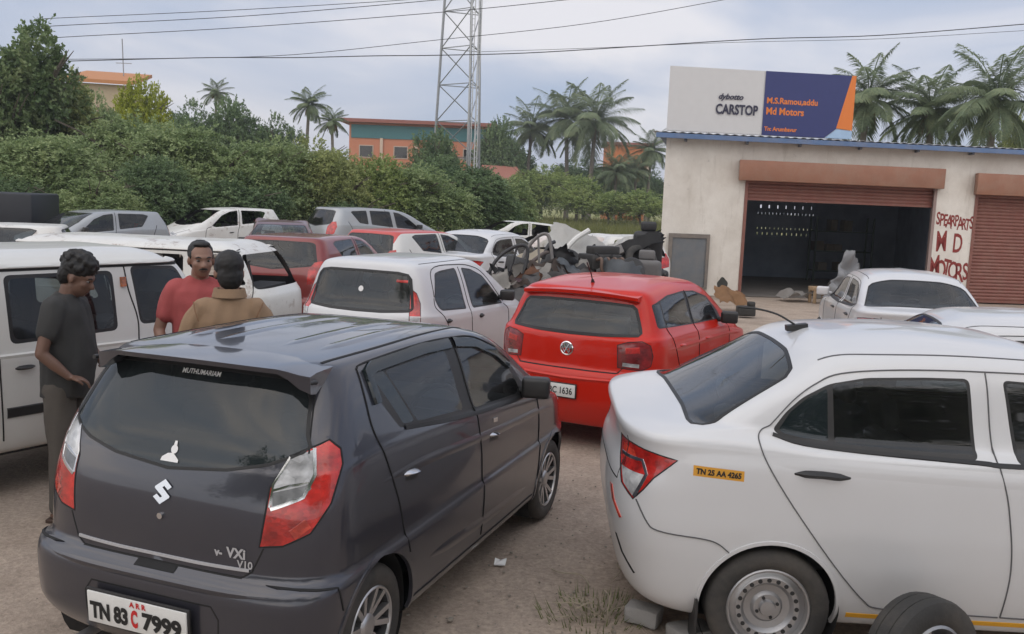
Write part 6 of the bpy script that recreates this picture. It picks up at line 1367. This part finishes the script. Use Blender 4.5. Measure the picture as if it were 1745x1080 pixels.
def palm(label, px, pytop, Y, size, seed, mat, lean=0., trunk_r=None, group='coconut palms', n=34, skirt=True):
    rnd = random.Random(seed); p = at(px, pytop, Y); top = p.z - size * .62; trunk_r = .07 + .035 * size
    t = empty('palm_tree', (p.x - lean, p.y, 0), 0, label, 'palm', group)
    pth = smooth_path([(0, 0, -.1), (lean * .25, 0, top * .4), (lean, 0, top)], 8); k = len(pth)
    MB().tube(pth, [trunk_r * (1.35 - .6 * (i / (k - 1)) ** .5) for i in range(k)], 10).build('trunk', simple('palm_bark', (.20, .175, .15), .95, var=.3, vscale=5, bump=.6, bscale=12), t)
    V = []; c = np.array((lean, 0, top)); rg = np.random.default_rng(seed)
    for i in range(n):
        a = 2.4 * i + rnd.uniform(-.25, .25); el = math.radians(84 - 118 * (i / n) ** .95 + rnd.uniform(-9, 9)); L = size * rnd.uniform(.85, 1.12); seg = 14; pos = c.copy(); R = [pos.copy()]; e = el
        for s_ in range(seg):
            d = np.array((math.cos(a) * math.cos(e), math.sin(a) * math.cos(e), math.sin(e))); pos = pos + d * L / seg; R.append(pos.copy()); e -= math.radians(rnd.uniform(2.2, 5.4) * (1.1 if e > -1.2 else .1))
        R = np.array(R); side = np.array((-math.sin(a), math.cos(a), 0)); m = 64
        for j in range(m):
            f = .08 + .92 * j / m; q = f * seg; i0 = min(int(q), seg - 1); b = R[i0] + (R[i0 + 1] - R[i0]) * (q - i0); tg = R[i0 + 1] - R[i0]; tg = tg / np.linalg.norm(tg)
            ll = L * .26 * math.sin(math.pi * min(1, f * .86 + .10)) * rnd.uniform(.8, 1.15); 
            for sgn_ in (-1, 1):
                dd = side * sgn_ * .85 + tg * .55 + np.array((0, 0, -.16 - .42 * rnd.random())); dd /= np.linalg.norm(dd); wv = np.cross(dd, np.array((0, 0, 1.)) * .6 + tg); wv /= np.linalg.norm(wv) + 1e-6; ww = .020 * size / 3 + .006
                mid = b + dd * ll * .5; tip = b + dd * ll + np.array((0, 0, -.22 * ll)); V += [b, mid + wv * ww, tip, mid - wv * ww]
        w0 = .03 * size / 3
        for s_ in range(seg): V += [R[s_] + side * w0, R[s_ + 1] + side * w0 * .8, R[s_ + 1] - side * w0 * .8, R[s_] - side * w0]
    V = np.array(V); mesh_obj('crown', np_mesh('crown', V, np.arange(len(V)).reshape(-1, 4)), mat, t)
    if skirt:
        mb = MB()
        for i in range(9):
            a = rnd.uniform(0, 6.28); q = Vector((lean, 0, top - .1)); mb.tube([q, q + Vector((math.cos(a) * .3, math.sin(a) * .3, -.25)), q + Vector((math.cos(a) * .42, math.sin(a) * .42, -1.2 * size / 3))], [.03, .05, .008], 5)
        for i in range(7):
            a = rnd.uniform(0, 6.28); mb.ell((lean + math.cos(a) * .24, math.sin(a) * .24, top - .28), (.12, .12, .15), nu=8, nv=6)
        mb.build('dry_fronds', simple('dry_frond', (.22, .16, .09), .9, var=.35), t)
    return t
def grass_clump(name, label, mat, box, n, h, seed, w=.02):
    rg = np.random.default_rng(seed); x0, x1, y0, y1 = box; P = np.stack([rg.uniform(x0, x1, n), rg.uniform(y0, y1, n), np.zeros(n)], 1); a = rg.uniform(0, 6.28, n); d = np.stack([np.cos(a), np.sin(a), np.zeros(n)], 1); H = (h * rg.uniform(.4, 1.2, n) * (.5 + rg.random(n)))[:, None]
    ln = rg.normal(size=(n, 3)) * .25; ln[:, 2] = 1
    V = np.stack([P - d * w, P + d * w, P + ln * H * .6 + d * w * .6, P + ln * H + rg.normal(size=(n, 3)) * .04 * h], 1).reshape(-1, 3)
    o = mesh_obj(name, np_mesh(name, V, np.arange(len(V)).reshape(-1, 4)), mat); return tag(o, label, 'grass', kind='stuff')

def vegetation():
    LM = dict(deep=leafmat('leaf_deep', (.075, .125, .065), (.155, .225, .11), (.27, .35, .17)), feather=leafmat('leaf_feather', (.12, .18, .08), (.26, .335, .15), (.45, .51, .26)), olive=leafmat('leaf_olive', (.17, .21, .085), (.30, .34, .13), (.44, .46, .20)),
              light=leafmat('leaf_light', (.16, .23, .08), (.28, .35, .12), (.42, .47, .20)), lime=leafmat('leaf_lime', (.20, .24, .03), (.32, .36, .04), (.42, .44, .06)), palm=leafmat('leaf_palm', (.12, .165, .10), (.20, .25, .15), (.31, .345, .20), .35), tall=leafmat('leaf_tall', (.075, .125, .055), (.15, .215, .09), (.28, .32, .16)))
    CROWNS['feather'] = (crown_mesh('crown', 1, (3, 2.7, 2.2), 3300, (.16, .038), 44, .42, (.7, 1.5), 22, flat=.95, lobe_r=.34, lobe_flat=.36), (3, 2.7, 2.2), .02)
    CROWNS['feather2'] = (crown_mesh('crown', 7, (3, 2.7, 2.2), 3300, (.15, .036), 48, .50, (.7, 1.6), 22, flat=.95, lobe_r=.33, lobe_flat=.34), (3, 2.7, 2.2), .02)
    CROWNS['round'] = (crown_mesh('crown', 3, (3, 3, 2.4), 3400, (.15, .045), 30, .3, (.35, .9), 20, lobe_r=.36), (3, 3, 2.4), .04)
    CROWNS['round2'] = (crown_mesh('crown', 13, (3, 3, 2.4), 3500, (.13, .040), 38, .35, (.35, .9), 20, lobe_r=.33), (3, 3, 2.4), .03)
    CROWNS['open'] = (crown_mesh('crown', 5, (2.4, 2.4, 3.2), 1500, (.19, .075), 22, .25, (.3, .8), 12, lobe_r=.30), (2.4, 2.4, 3.2), .2)
    CROWNS['weed'] = (crown_mesh('crown', 9, (1.5, 1.5, 1.6), 1300, (.15, .035), 16, .2, (.4, .8), 12, lift=.7), (1.5, 1.5, 1.6), .0)
    T = tree
    # tall tree at the left edge, with the bushes under it
    T('open', 'tall_tree', 'tallest tree at the left edge with open sky showing through its crown', 'tree', 62, 24, 31, 165, LM['tall'], 1)
    T('round', 'leafy_tree', 'mid green tree filling the left edge under the tallest crown', 'tree', -15, 95, 30, 190, LM['tall'], 2); T('open', 'leafy_tree', 'leafy tree with warm tints right beside the tallest tree', 'tree', 118, 112, 33, 140, LM['olive'], 3); T('round2', 'leafy_tree', 'rounded olive tree half hiding the pale house with the orange roof', 'tree', 172, 152, 42, 105, LM['feather'], 4)
    bush = [('feather', -25, 235, 27, 260, 'feather', 'feathery dark bush at the left edge behind the lorry'), ('feather2', 95, 225, 27.5, 260, 'feather', 'feathery bush above the silver hatchback'), ('feather', 215, 195, 31, 250, 'feather', 'tall feathery bush below the lime tree'), ('feather2', 330, 210, 30, 260, 'feather', 'broad feathery bush above the white open shell'), ('feather', 440, 236, 31, 230, 'feather', 'feathery bush left of the olive shrubs'),
            ('round', 255, 270, 27, 180, 'deep', 'dark low bush above the slate grey hatchback'), ('round2', 400, 290, 28.5, 190, 'deep', 'dark shady bush behind the maroon wreck'), ('round2', 515, 228, 33, 170, 'olive', 'olive shrub with thin twigs left of the orange building'), ('feather2', 565, 250, 32, 170, 'olive', 'yellowish feathery shrub behind the people carrier'), ('round', 640, 268, 33, 170, 'light', 'lighter green bush below the orange building'), ('feather', 700, 282, 34, 190, 'feather', 'feathery bush under the mast foot'),
            ('round2', 770, 262, 37, 215, 'deep', 'broad dark green bush right of the people carrier'), ('round', 845, 300, 40, 140, 'feather', 'dark bush sloping down behind the white saloon'), ('round2', 925, 278, 84, 130, 'light', 'pale green bush with whitish leaves left of the big palms'), ('weed', 985, 305, 80, 90, 'light', 'pale upright shrub under the big palms'), ('weed', 880, 330, 40, 70, 'light', 'small pale shrub behind the tipped white shell'),
            ('weed', 1040, 330, 78, 80, 'light', 'low weed clump near the middle of the grass strip'), ('weed', 1095, 328, 76, 90, 'light', 'green weed clump against the workshop corner'), ('round', 745, 222, 60, 100, 'deep', 'dark tree crown in front of the orange building at the mast'), ('round2', 600, 330, 31, 150, 'deep', 'low dark bush just over the people carrier roof'), ('feather2', 150, 300, 25.5, 200, 'feather', 'low feathery bush right behind the silver hatchback'), ('feather', 20, 300, 25, 190, 'deep', 'low dark bush right behind the lorry')]
    for i, (k, px, py, Y, wd, mt, lab) in enumerate(bush): T(k, 'bush', lab, 'bush', px, py, Y, wd, LM[mt], 20 + i)
    far = [('round', 235, 138, 48, 130, 'lime', 'lime_tree', 'bright lime yellow tree beside the pale house', 'tree'), ('round2', 325, 166, 56, 120, 'deep', 'far_tree', 'dark tree crown just right of the lime tree', 'tree'), ('round', 400, 172, 58, 120, 'deep', 'far_tree', 'dark tree crown under the small single palm', 'tree'), ('round2', 470, 190, 60, 110, 'deep', 'far_tree', 'dark tree crown left of the pair of palms', 'tree'), ('round', 850, 204, 92, 90, 'deep', 'far_tree', 'dark crown above the right end of the orange building', 'tree'), ('round2', 1062, 275, 110, 80, 'deep', 'far_tree', 'dark tree between the palms and the workshop', 'tree'), ('round', 1738, 200, 40, 110, 'olive', 'far_tree', 'olive green crown above the roof at the right edge', 'tree'), ('round2', 1000, 268, 108, 150, 'deep', 'far_tree', 'dark mass of leaves behind the big palms', 'tree'), ('round', 880, 250, 104, 110, 'deep', 'far_tree', 'dark crown left of the big palms', 'tree'), ('round2', 1110, 288, 100, 70, 'deep', 'far_tree', 'dark crown beside the workshop corner', 'tree')]
    for i, (k, px, py, Y, wd, mt, nm, lab, ct) in enumerate(far): T(k, nm, lab, ct, px, py, Y, wd, LM[mt], 60 + i)
    ps = [('small lone palm standing above the dark hedge', 368, 138, 72, 1.45, 0), ('palm with long leaves at the left end of the orange building', 527, 152, 62, 1.65, .3), ('short palm right behind the long leaved one', 566, 186, 60, 1.3, -.2), ('palm with sparse fronds left of the two biggest palms', 908, 178, 98, 4.1, .4), ('tall palm, left one of the two biggest', 968, 152, 96, 4.8, -.4), ('fullest palm with hanging yellow fronds, right one of the two biggest', 1018, 150, 92, 5.2, .3),
          ('low young palm with a thin trunk near the orange house', 1052, 262, 90, 2.8, .1), ('small palm touching the workshop corner', 1112, 228, 94, 2.7, .2), ('coconut palm just right of the sign board', 1486, 106, 40, 2.5, .3), ('middle one of three coconut palms above the workshop roof', 1592, 124, 39, 2.5, -.3), ('big coconut palm above the roof at the right', 1706, 96, 36, 2.8, .2), ('thin palm between the low young palm and the workshop', 1085, 265, 92, 2.4, -.1)]
    for i, (lab, px, py, Y, s_, ln) in enumerate(ps): palm(lab, px, py, Y, s_, 100 + i, LM['palm'], ln, n=34 if s_ > 1.9 else 26)
    gm = leafmat('grass_blade', (.10, .12, .035), (.17, .18, .06), (.26, .25, .10), .3)
    grass_clump('tall_grass', 'tall yellow green grass behind the scrap heap', gm, (-3, 16, 34, 92), 40000, .60, 3, .024)
    grass_clump('weed_strip', 'low green growth along the foot of the bushes', gm, (-22, 0, 25, 34), 9000, .5, 4, .02)
def woodland_behind():
    """the trees across the road behind the photographer: they show as dark reflections in paint and glass"""
    me = CROWNS['open'][0]; n = len(me.vertices); co = np.empty(n * 3, np.float32); me.vertices.foreach_get('co', co); co = co.reshape(-1, 3)[::1].reshape(-1, 4, 3)[::3].reshape(-1, 3)[:20000]; rg = np.random.default_rng(8); V = []
    for i in range(12):
        s_ = rg.uniform(.9, 1.5); V.append(co * np.array((1.5, 1.3, 1.9 * s_)) + np.array((-24 + 4.4 * i + rg.uniform(-1, 1), -14 + rg.uniform(-3, 2), 6.4 * s_)))
    V = np.concatenate(V); o = mesh_obj('woodland', np_mesh('woodland', V, np.arange(len(V)).reshape(-1, 4)), MATS['leaf_deep']); tag(o, 'mass of trees behind the photographer, mirrored in the car windows', 'woodland', kind='stuff')

def haze():
    m = bpy.data.materials.new('haze_air'); m.use_nodes = True; N = m.node_tree.nodes; N.clear(); o = N.new('ShaderNodeOutputMaterial'); v = N.new('ShaderNodeVolumePrincipled')
    v.inputs['Color'].default_value = (.86, .88, .93, 1); v.inputs['Density'].default_value = .0009; v.inputs['Anisotropy'].default_value = .2; m.node_tree.links.new(v.outputs[0], o.inputs['Volume'])
    o = MB().box((0, 205, 14), (1000, 640, 30.5)).build('haze', m, smooth=False); o['kind'] = 'stuff'

# ------------------------------------------------------------------ people
def blob(name, mb, voxel, mat, parent, smooth=4, fold=0., fscale=9., seed=0., foldz=1.):
    """fuse the shapes of one builder into one continuous surface"""
    me = mb.mesh('raw'); o = bpy.data.objects.new('raw', me); COL.objects.link(o)
    m = o.modifiers.new('r', 'REMESH'); m.mode = 'VOXEL'; m.voxel_size = voxel
    s = o.modifiers.new('s', 'SMOOTH'); s.iterations = smooth; s.factor = .5
    dg = bpy.context.evaluated_depsgraph_get(); dg.update(); r_ = bpy.data.meshes.new_from_object(o.evaluated_get(dg)); bpy.data.objects.remove(o); bpy.data.meshes.remove(me)
    if fold:
        n = len(r_.vertices); co = np.empty(n * 3, np.float32); r_.vertices.foreach_get('co', co); co = co.reshape(-1, 3); no = np.empty(n * 3, np.float32); r_.vertices.foreach_get('normal', no); no = no.reshape(-1, 3)
        d = np.array([noise.noise(Vector((x * fscale, y * fscale, z * fscale * foldz + seed))) + .5 * noise.noise(Vector((x * fscale * 2.2, y * fscale * 2.2 + seed, z * fscale * 2.2 * foldz))) for x, y, z in co], np.float32)
        co += no * (d * fold)[:, None]; r_.vertices.foreach_set('co', co.ravel()); r_.update()
    r_.polygons.foreach_set('use_smooth', [True] * len(r_.polygons)); r_.name = name
    return mesh_obj(name, r_, mat, parent)
def loft(mb, secs, n=20):
    """secs = (cx, cy, z, rx, ry)"""
    vs = []; fs = []
    for cx, cy, z, rx, ry in secs:
        for j in range(n):
            a = 2 * math.pi * j / n; c, s_ = math.cos(a), math.sin(a); vs.append((cx + rx * abs(c) ** .85 * (1 if c >= 0 else -1), cy + ry * abs(s_) ** .85 * (1 if s_ >= 0 else -1), z))
    for i in range(len(secs) - 1):
        for j in range(n): fs.append((i * n + j, i * n + (j + 1) % n, (i + 1) * n + (j + 1) % n, (i + 1) * n + j))
    fs += [tuple(range(n))[::-1], tuple((len(secs) - 1) * n + j for j in range(n))]; mb.add(vs, fs)
def limb(mb, pts, rs, n=12):
    k = len(pts); P = smooth_path(pts, 5); R = np.interp(np.linspace(0, k - 1, len(P)), range(k), rs); mb.tube([Vector(p) for p in P], list(R), n)
    mb.ell(pts[0], (rs[0],) * 3, nu=12, nv=8); mb.ell(pts[-1], (rs[-1],) * 3, nu=12, nv=8)

def person(pos, heading, H, label, skin, shirt, trousers, hairm, arms, belly=0., head_pitch=0., head_yaw=0., hair='full', lean=0., group=None, sleeve=.55, collar=False, moustache=False, seed=1.):
    """facing +x, left = +y, built at 1.70 m and scaled. arms = {side: (elbow, wrist, hand direction)}"""
    k = H / 1.70; t = empty('person', (pos[0], pos[1], 0), heading, label, 'person', group); t.scale = (k, k, k)
    sh = {1: Vector((-.01 + lean, .163, 1.365)), -1: Vector((-.01 + lean, -.163, 1.365))}
    hc = Vector((.025 + lean * 1.3, 0, 1.575)); Rm = Matrix.Rotation(head_yaw, 3, 'Z') @ Matrix.Rotation(head_pitch, 3, 'Y'); piv = Vector((lean * 1.2, 0, 1.47))
    hp = lambda x, y, z: piv + Rm @ (Vector((x, y, z)) + hc - piv)
    b = MB()
    # head
    b.ell(hp(-.012, 0, .030), (.098, .077, .092), Rm); b.ell(hp(.030, 0, -.030), (.066, .062, .085), Rm); b.ell(hp(.045, 0, -.082), (.040, .038, .030), Rm); b.ell(hp(.062, 0, .028), (.035, .055, .022), Rm)
    b.tube([hp(.080, 0, .015), hp(.108, 0, -.026)], [.008, .0155], 8); b.ell(hp(.104, 0, -.028), (.015, .018, .011), Rm); b.ell(hp(.084, 0, -.056), (.014, .026, .007), Rm); b.ell(hp(.081, 0, -.069), (.013, .023, .008), Rm)
    for s_ in (1, -1):
        b.ell(hp(.055, s_ * .040, -.020), (.030, .022, .026), Rm); b.ell(hp(-.005, s_ * .078, -.008), (.020, .010, .031), Rm @ Matrix.Rotation(s_ * .35, 3, 'Z'))
    b.tube([Vector((lean * .9 - .01, 0, 1.36)), hp(-.025, 0, -.06)], [.064, .056], 12)
    # trunk, legs
    loft(b, [(0, 0, .86, .10, .150), (lean * .3, 0, 1.0, .095, .140), (lean * .6, 0, 1.15, .10, .150), (lean, 0, 1.30, .10, .160), (lean, 0, 1.39, .06, .12), (lean, 0, 1.43, .05, .07)])
    for s_ in (1, -1):
        limb(b, [(0, s_ * .085, .88), (.02, s_ * .10, .48), (-.015, s_ * .105, .10)], [.082, .052, .036]); b.ell((.055, s_ * .115, .035), (.125, .044, .034)); b.ell((.13, s_ * .12, .026), (.06, .047, .024))
    for s_, (el, wr, hd) in arms.items():
        el, wr, hd = Vector(el), Vector(wr), Vector(hd).normalized()
        limb(b, [sh[s_], (sh[s_] + el) / 2 + Vector((0, s_ * .006, 0)), el], [.046, .042, .037]); limb(b, [el, el * .55 + wr * .45, wr], [.037, .037, .024])
        _, u, v = frame_z(hd); 
        if u.z < 0: u = -u
        v = hd.cross(u); c = wr + hd * .045; Rh = Matrix((hd, u, v)).transposed(); b.ell(c, (.052, .040, .017), Rh)
        for f in range(4):
            o = u * (.030 - .020 * f); q0 = wr + hd * .080 + o; ln = (.066, .075, .070, .054)[f]; cl = v * s_ * -.9
            q1 = q0 + (hd * .92 + cl * .35).normalized() * ln * .5; q2 = q1 + (hd * .5 + cl * .9).normalized() * ln * .5; b.tube([q0 - hd * .02, q0, q1, q2], [.009, .0092, .0085, .007], 7); b.ell(q2, (.007,) * 3, nu=8, nv=6)
        th = wr + hd * .028 + u * .036; b.tube([th, th + (hd * .6 + u * .7).normalized() * .035, th + (hd * .95 + u * .35 - v * s_ * .3).normalized() * .068], [.013, .0115, .009], 7)
    blob('body', b, .0085, skin, t, 3)
    # hair
    h = MB(); rnd = random.Random(int(seed * 7))
    if hair == 'curly':
        h.ell(hp(-.022, 0, .060), (.108, .090, .090), Rm); h.ell(hp(-.068, 0, .0), (.058, .076, .085), Rm)
        for i in range(110):
            a, e = rnd.uniform(0, 6.28), rnd.uniform(-.1, 1.5); q = (-.022 + .108 * math.cos(a) * math.cos(e), .090 * math.sin(a) * math.cos(e), .062 + .092 * math.sin(e))
            if q[0] > .065 and q[2] < .09: continue
            h.ell(hp(*q), (rnd.uniform(.014, .026),) * 3, nu=8, nv=6)
        blob('hair', h, .0075, hairm, t, 1, .004, 60, seed)
    elif hair == 'receding':
        h.ell(hp(-.030, 0, .045), (.092, .084, .088), Rm); h.ell(hp(-.062, 0, -.01), (.056, .074, .075), Rm)
        for s_ in (1, -1): h.ell(hp(-.004, s_ * .068, .030), (.036, .012, .036), Rm)
        h.ell(hp(.022, 0, .108), (.045, .056, .020), Rm); blob('hair', h, .0075, hairm, t, 2, .003, 50, seed)
    else:
        h.ell(hp(-.022, 0, .048), (.101, .086, .090), Rm); h.ell(hp(-.058, 0, -.02), (.060, .076, .085), Rm); h.ell(hp(.030, 0, .100), (.050, .065, .030), Rm)
        for s_ in (1, -1): h.ell(hp(.010, s_ * .072, .025), (.035, .012, .045), Rm)
        blob('hair', h, .0075, hairm, t, 2, .003, 45, seed)
    ew = simple('eye_white', (.16, .14, .13), .6); ed = simple('eye_dark', (.015, .010, .008), .2)
    for s_ in (1, -1):
        e = MB().ell(hp(.0755, s_ * .031, .008), (.012, .0135, .0085), Rm).build('eye', ew, t); MB().ell(hp(.0845, s_ * .031, .008), (.005, .0062, .0062), Rm).build('pupil', ed, e)
        MB().tube([hp(.090, s_ * .016, .028), hp(.090, s_ * .034, .034), hp(.078, s_ * .050, .028)], [.004, .0048, .003], 6).build('eyebrow', hairm, t)
    MB().tube([hp(.0895, -.020, -.0625), hp(.0975, 0, -.061), hp(.0895, .020, -.0625)], [.002, .0035, .002], 6).build('mouth_line', simple('lip_dark', (.10, .035, .03), .6), t)
    if moustache: MB().tube([hp(.086, -.028, -.052), hp(.100, -.012, -.044), hp(.102, 0, -.043), hp(.100, .012, -.044), hp(.086, .028, -.052)], [.003, .006, .0055, .006, .003], 7).build('moustache', hairm, t)
    # shirt
    s = MB(); loft(s, [(0, 0, .80, .125 + belly * .5, .180), (belly * .3, 0, .92, .128 + belly * .9, .178), (lean * .4 + belly * .4, 0, 1.06, .128 + belly, .175), (lean * .7 + belly * .3, 0, 1.18, .130 + belly * .6, .182), (lean, 0, 1.29, .128, .190), (lean, 0, 1.365, .104, .180), (lean - .008, 0, 1.418, .078, .118), (lean - .004, 0, 1.452, .066, .074)])
    for s_, (el, wr, hd) in arms.items():
        el = Vector(el); e2 = sh[s_].lerp(el, sleeve); limb(s, [sh[s_] + Vector((0, -s_ * .02, .0)), sh[s_].lerp(el, sleeve * .5), e2], [.074, .068, .064])
    so = blob('shirt', s, .011, shirt, t, 4, .017, 9, seed, .42)
    if collar:
        c = MB(); 
        for i in range(18):
            a0, a1 = (.42 + 5.44 * i / 18, .42 + 5.44 * (i + 1) / 18); ring = []
            for a in (a0, a1):
                for rr, z in ((.066, 1.435), (.066, 1.485), (.082, 1.485), (.094, 1.435)): ring.append((lean - .005 + rr * 1.05 * math.cos(a), rr * 1.08 * math.sin(a), z))
            c.add(ring, [(0, 1, 5, 4), (1, 2, 6, 5), (2, 3, 7, 6), (3, 0, 4, 7)])
        c.build('collar', shirt, so)
        sm = simple('seam_brown', (.20, .11, .06), .9)
        for s_ in (1, -1): MB().tube([(lean - .128, s_ * .155, 1.30), (lean - .108, s_ * .178, 1.36), (lean - .05, s_ * .196, 1.405)], .004, 5).build('yoke_seam', sm, so)
    p = MB(); loft(p, [(0, 0, .80, .115, .165), (0, 0, .90, .115, .165), (0, 0, .98, .11, .158)])
    for s_ in (1, -1): limb(p, [(0, s_ * .085, .84), (.015, s_ * .10, .48), (-.01, s_ * .105, .10)], [.105, .080, .070])
    blob('trousers', p, .012, trousers, t, 4, .014, 9, seed + 3, .4)
    f = MB()
    for s_ in (1, -1): f = MB(); f.box((.06, s_ * .115, .010), (.27, .10, .022)); f.tube([(.10, s_ * .115 - .05, .02), (.11, s_ * .115, .078), (.10, s_ * .115 + .05, .02)], .010, 6); f.build('sandal', simple('sandal_brown', (.06, .035, .025), .7), t, bevel=.006)
    return t
def people():
    sk1 = simple('skin_deep', (.15, .082, .058), .5, var=.15, vscale=14); sk2 = simple('skin_brown', (.25, .138, .098), .48, var=.15, vscale=14); hr = simple('hair_black', (.010, .009, .009), .6, var=.4, vscale=60)
    cl = lambda n, c, v=.28: simple(n, c, .92, var=v, vscale=7, bump=.25, bscale=240)
    person((-2.80, 5.66), R_(2), 1.68, 'man in a dark grey shirt with curly hair, head bowed, before the white van', sk1, cl('cloth_charcoal', (.040, .040, .040), .25), cl('cloth_greybrown', (.085, .075, .066)), hr, {-1: ((-.035, -.245, 1.10), (.11, -.20, .955), (.9, .35, -.25)), 1: ((.02, .25, 1.10), (.17, .16, .98), (.8, -.5, -.1))}, .035, R_(24), 0, 'curly', .02, 'men standing among the cars', .52, seed=1.)
    person((-1.715, 5.50), R_(100), 1.745, 'man in a tan shirt seen from behind, nearest the grey hatchback', sk2, cl('cloth_tan', (.28, .185, .115)), cl('cloth_dark', (.05, .05, .055)), hr, {-1: ((-.02, -.275, 1.09), (.12, -.25, .93), (.8, .3, -.5)), 1: ((-.02, .275, 1.09), (.12, .25, .93), (.8, -.3, -.5))}, .01, R_(4), R_(14), 'full', 0., 'men standing among the cars', .6, True, seed=2.)
    person((-2.17, 6.30), R_(-66), 1.76, 'man in a red T-shirt with receding hair, facing the man in tan', sk2, cl('cloth_red', (.36, .075, .075)), cl('cloth_dark', (.05, .05, .055)), hr, {-1: ((.0, -.26, 1.10), (.13, -.22, .94), (.8, .3, -.5)), 1: ((.0, .26, 1.10), (.15, .20, .98), (.8, -.4, -.2))}, .01, R_(6), R_(6), 'receding', 0., 'men standing among the cars', .6, moustache=True, seed=3.)

build_ground()
workshop(); mast(); wires(); far_buildings(); vegetation(); woodland_behind()
grey_hatchback(); white_taxi(); red_hatchback(); white_hatchback(); yard_vehicles()
scrap_heap(); small_things(); people()
haze()
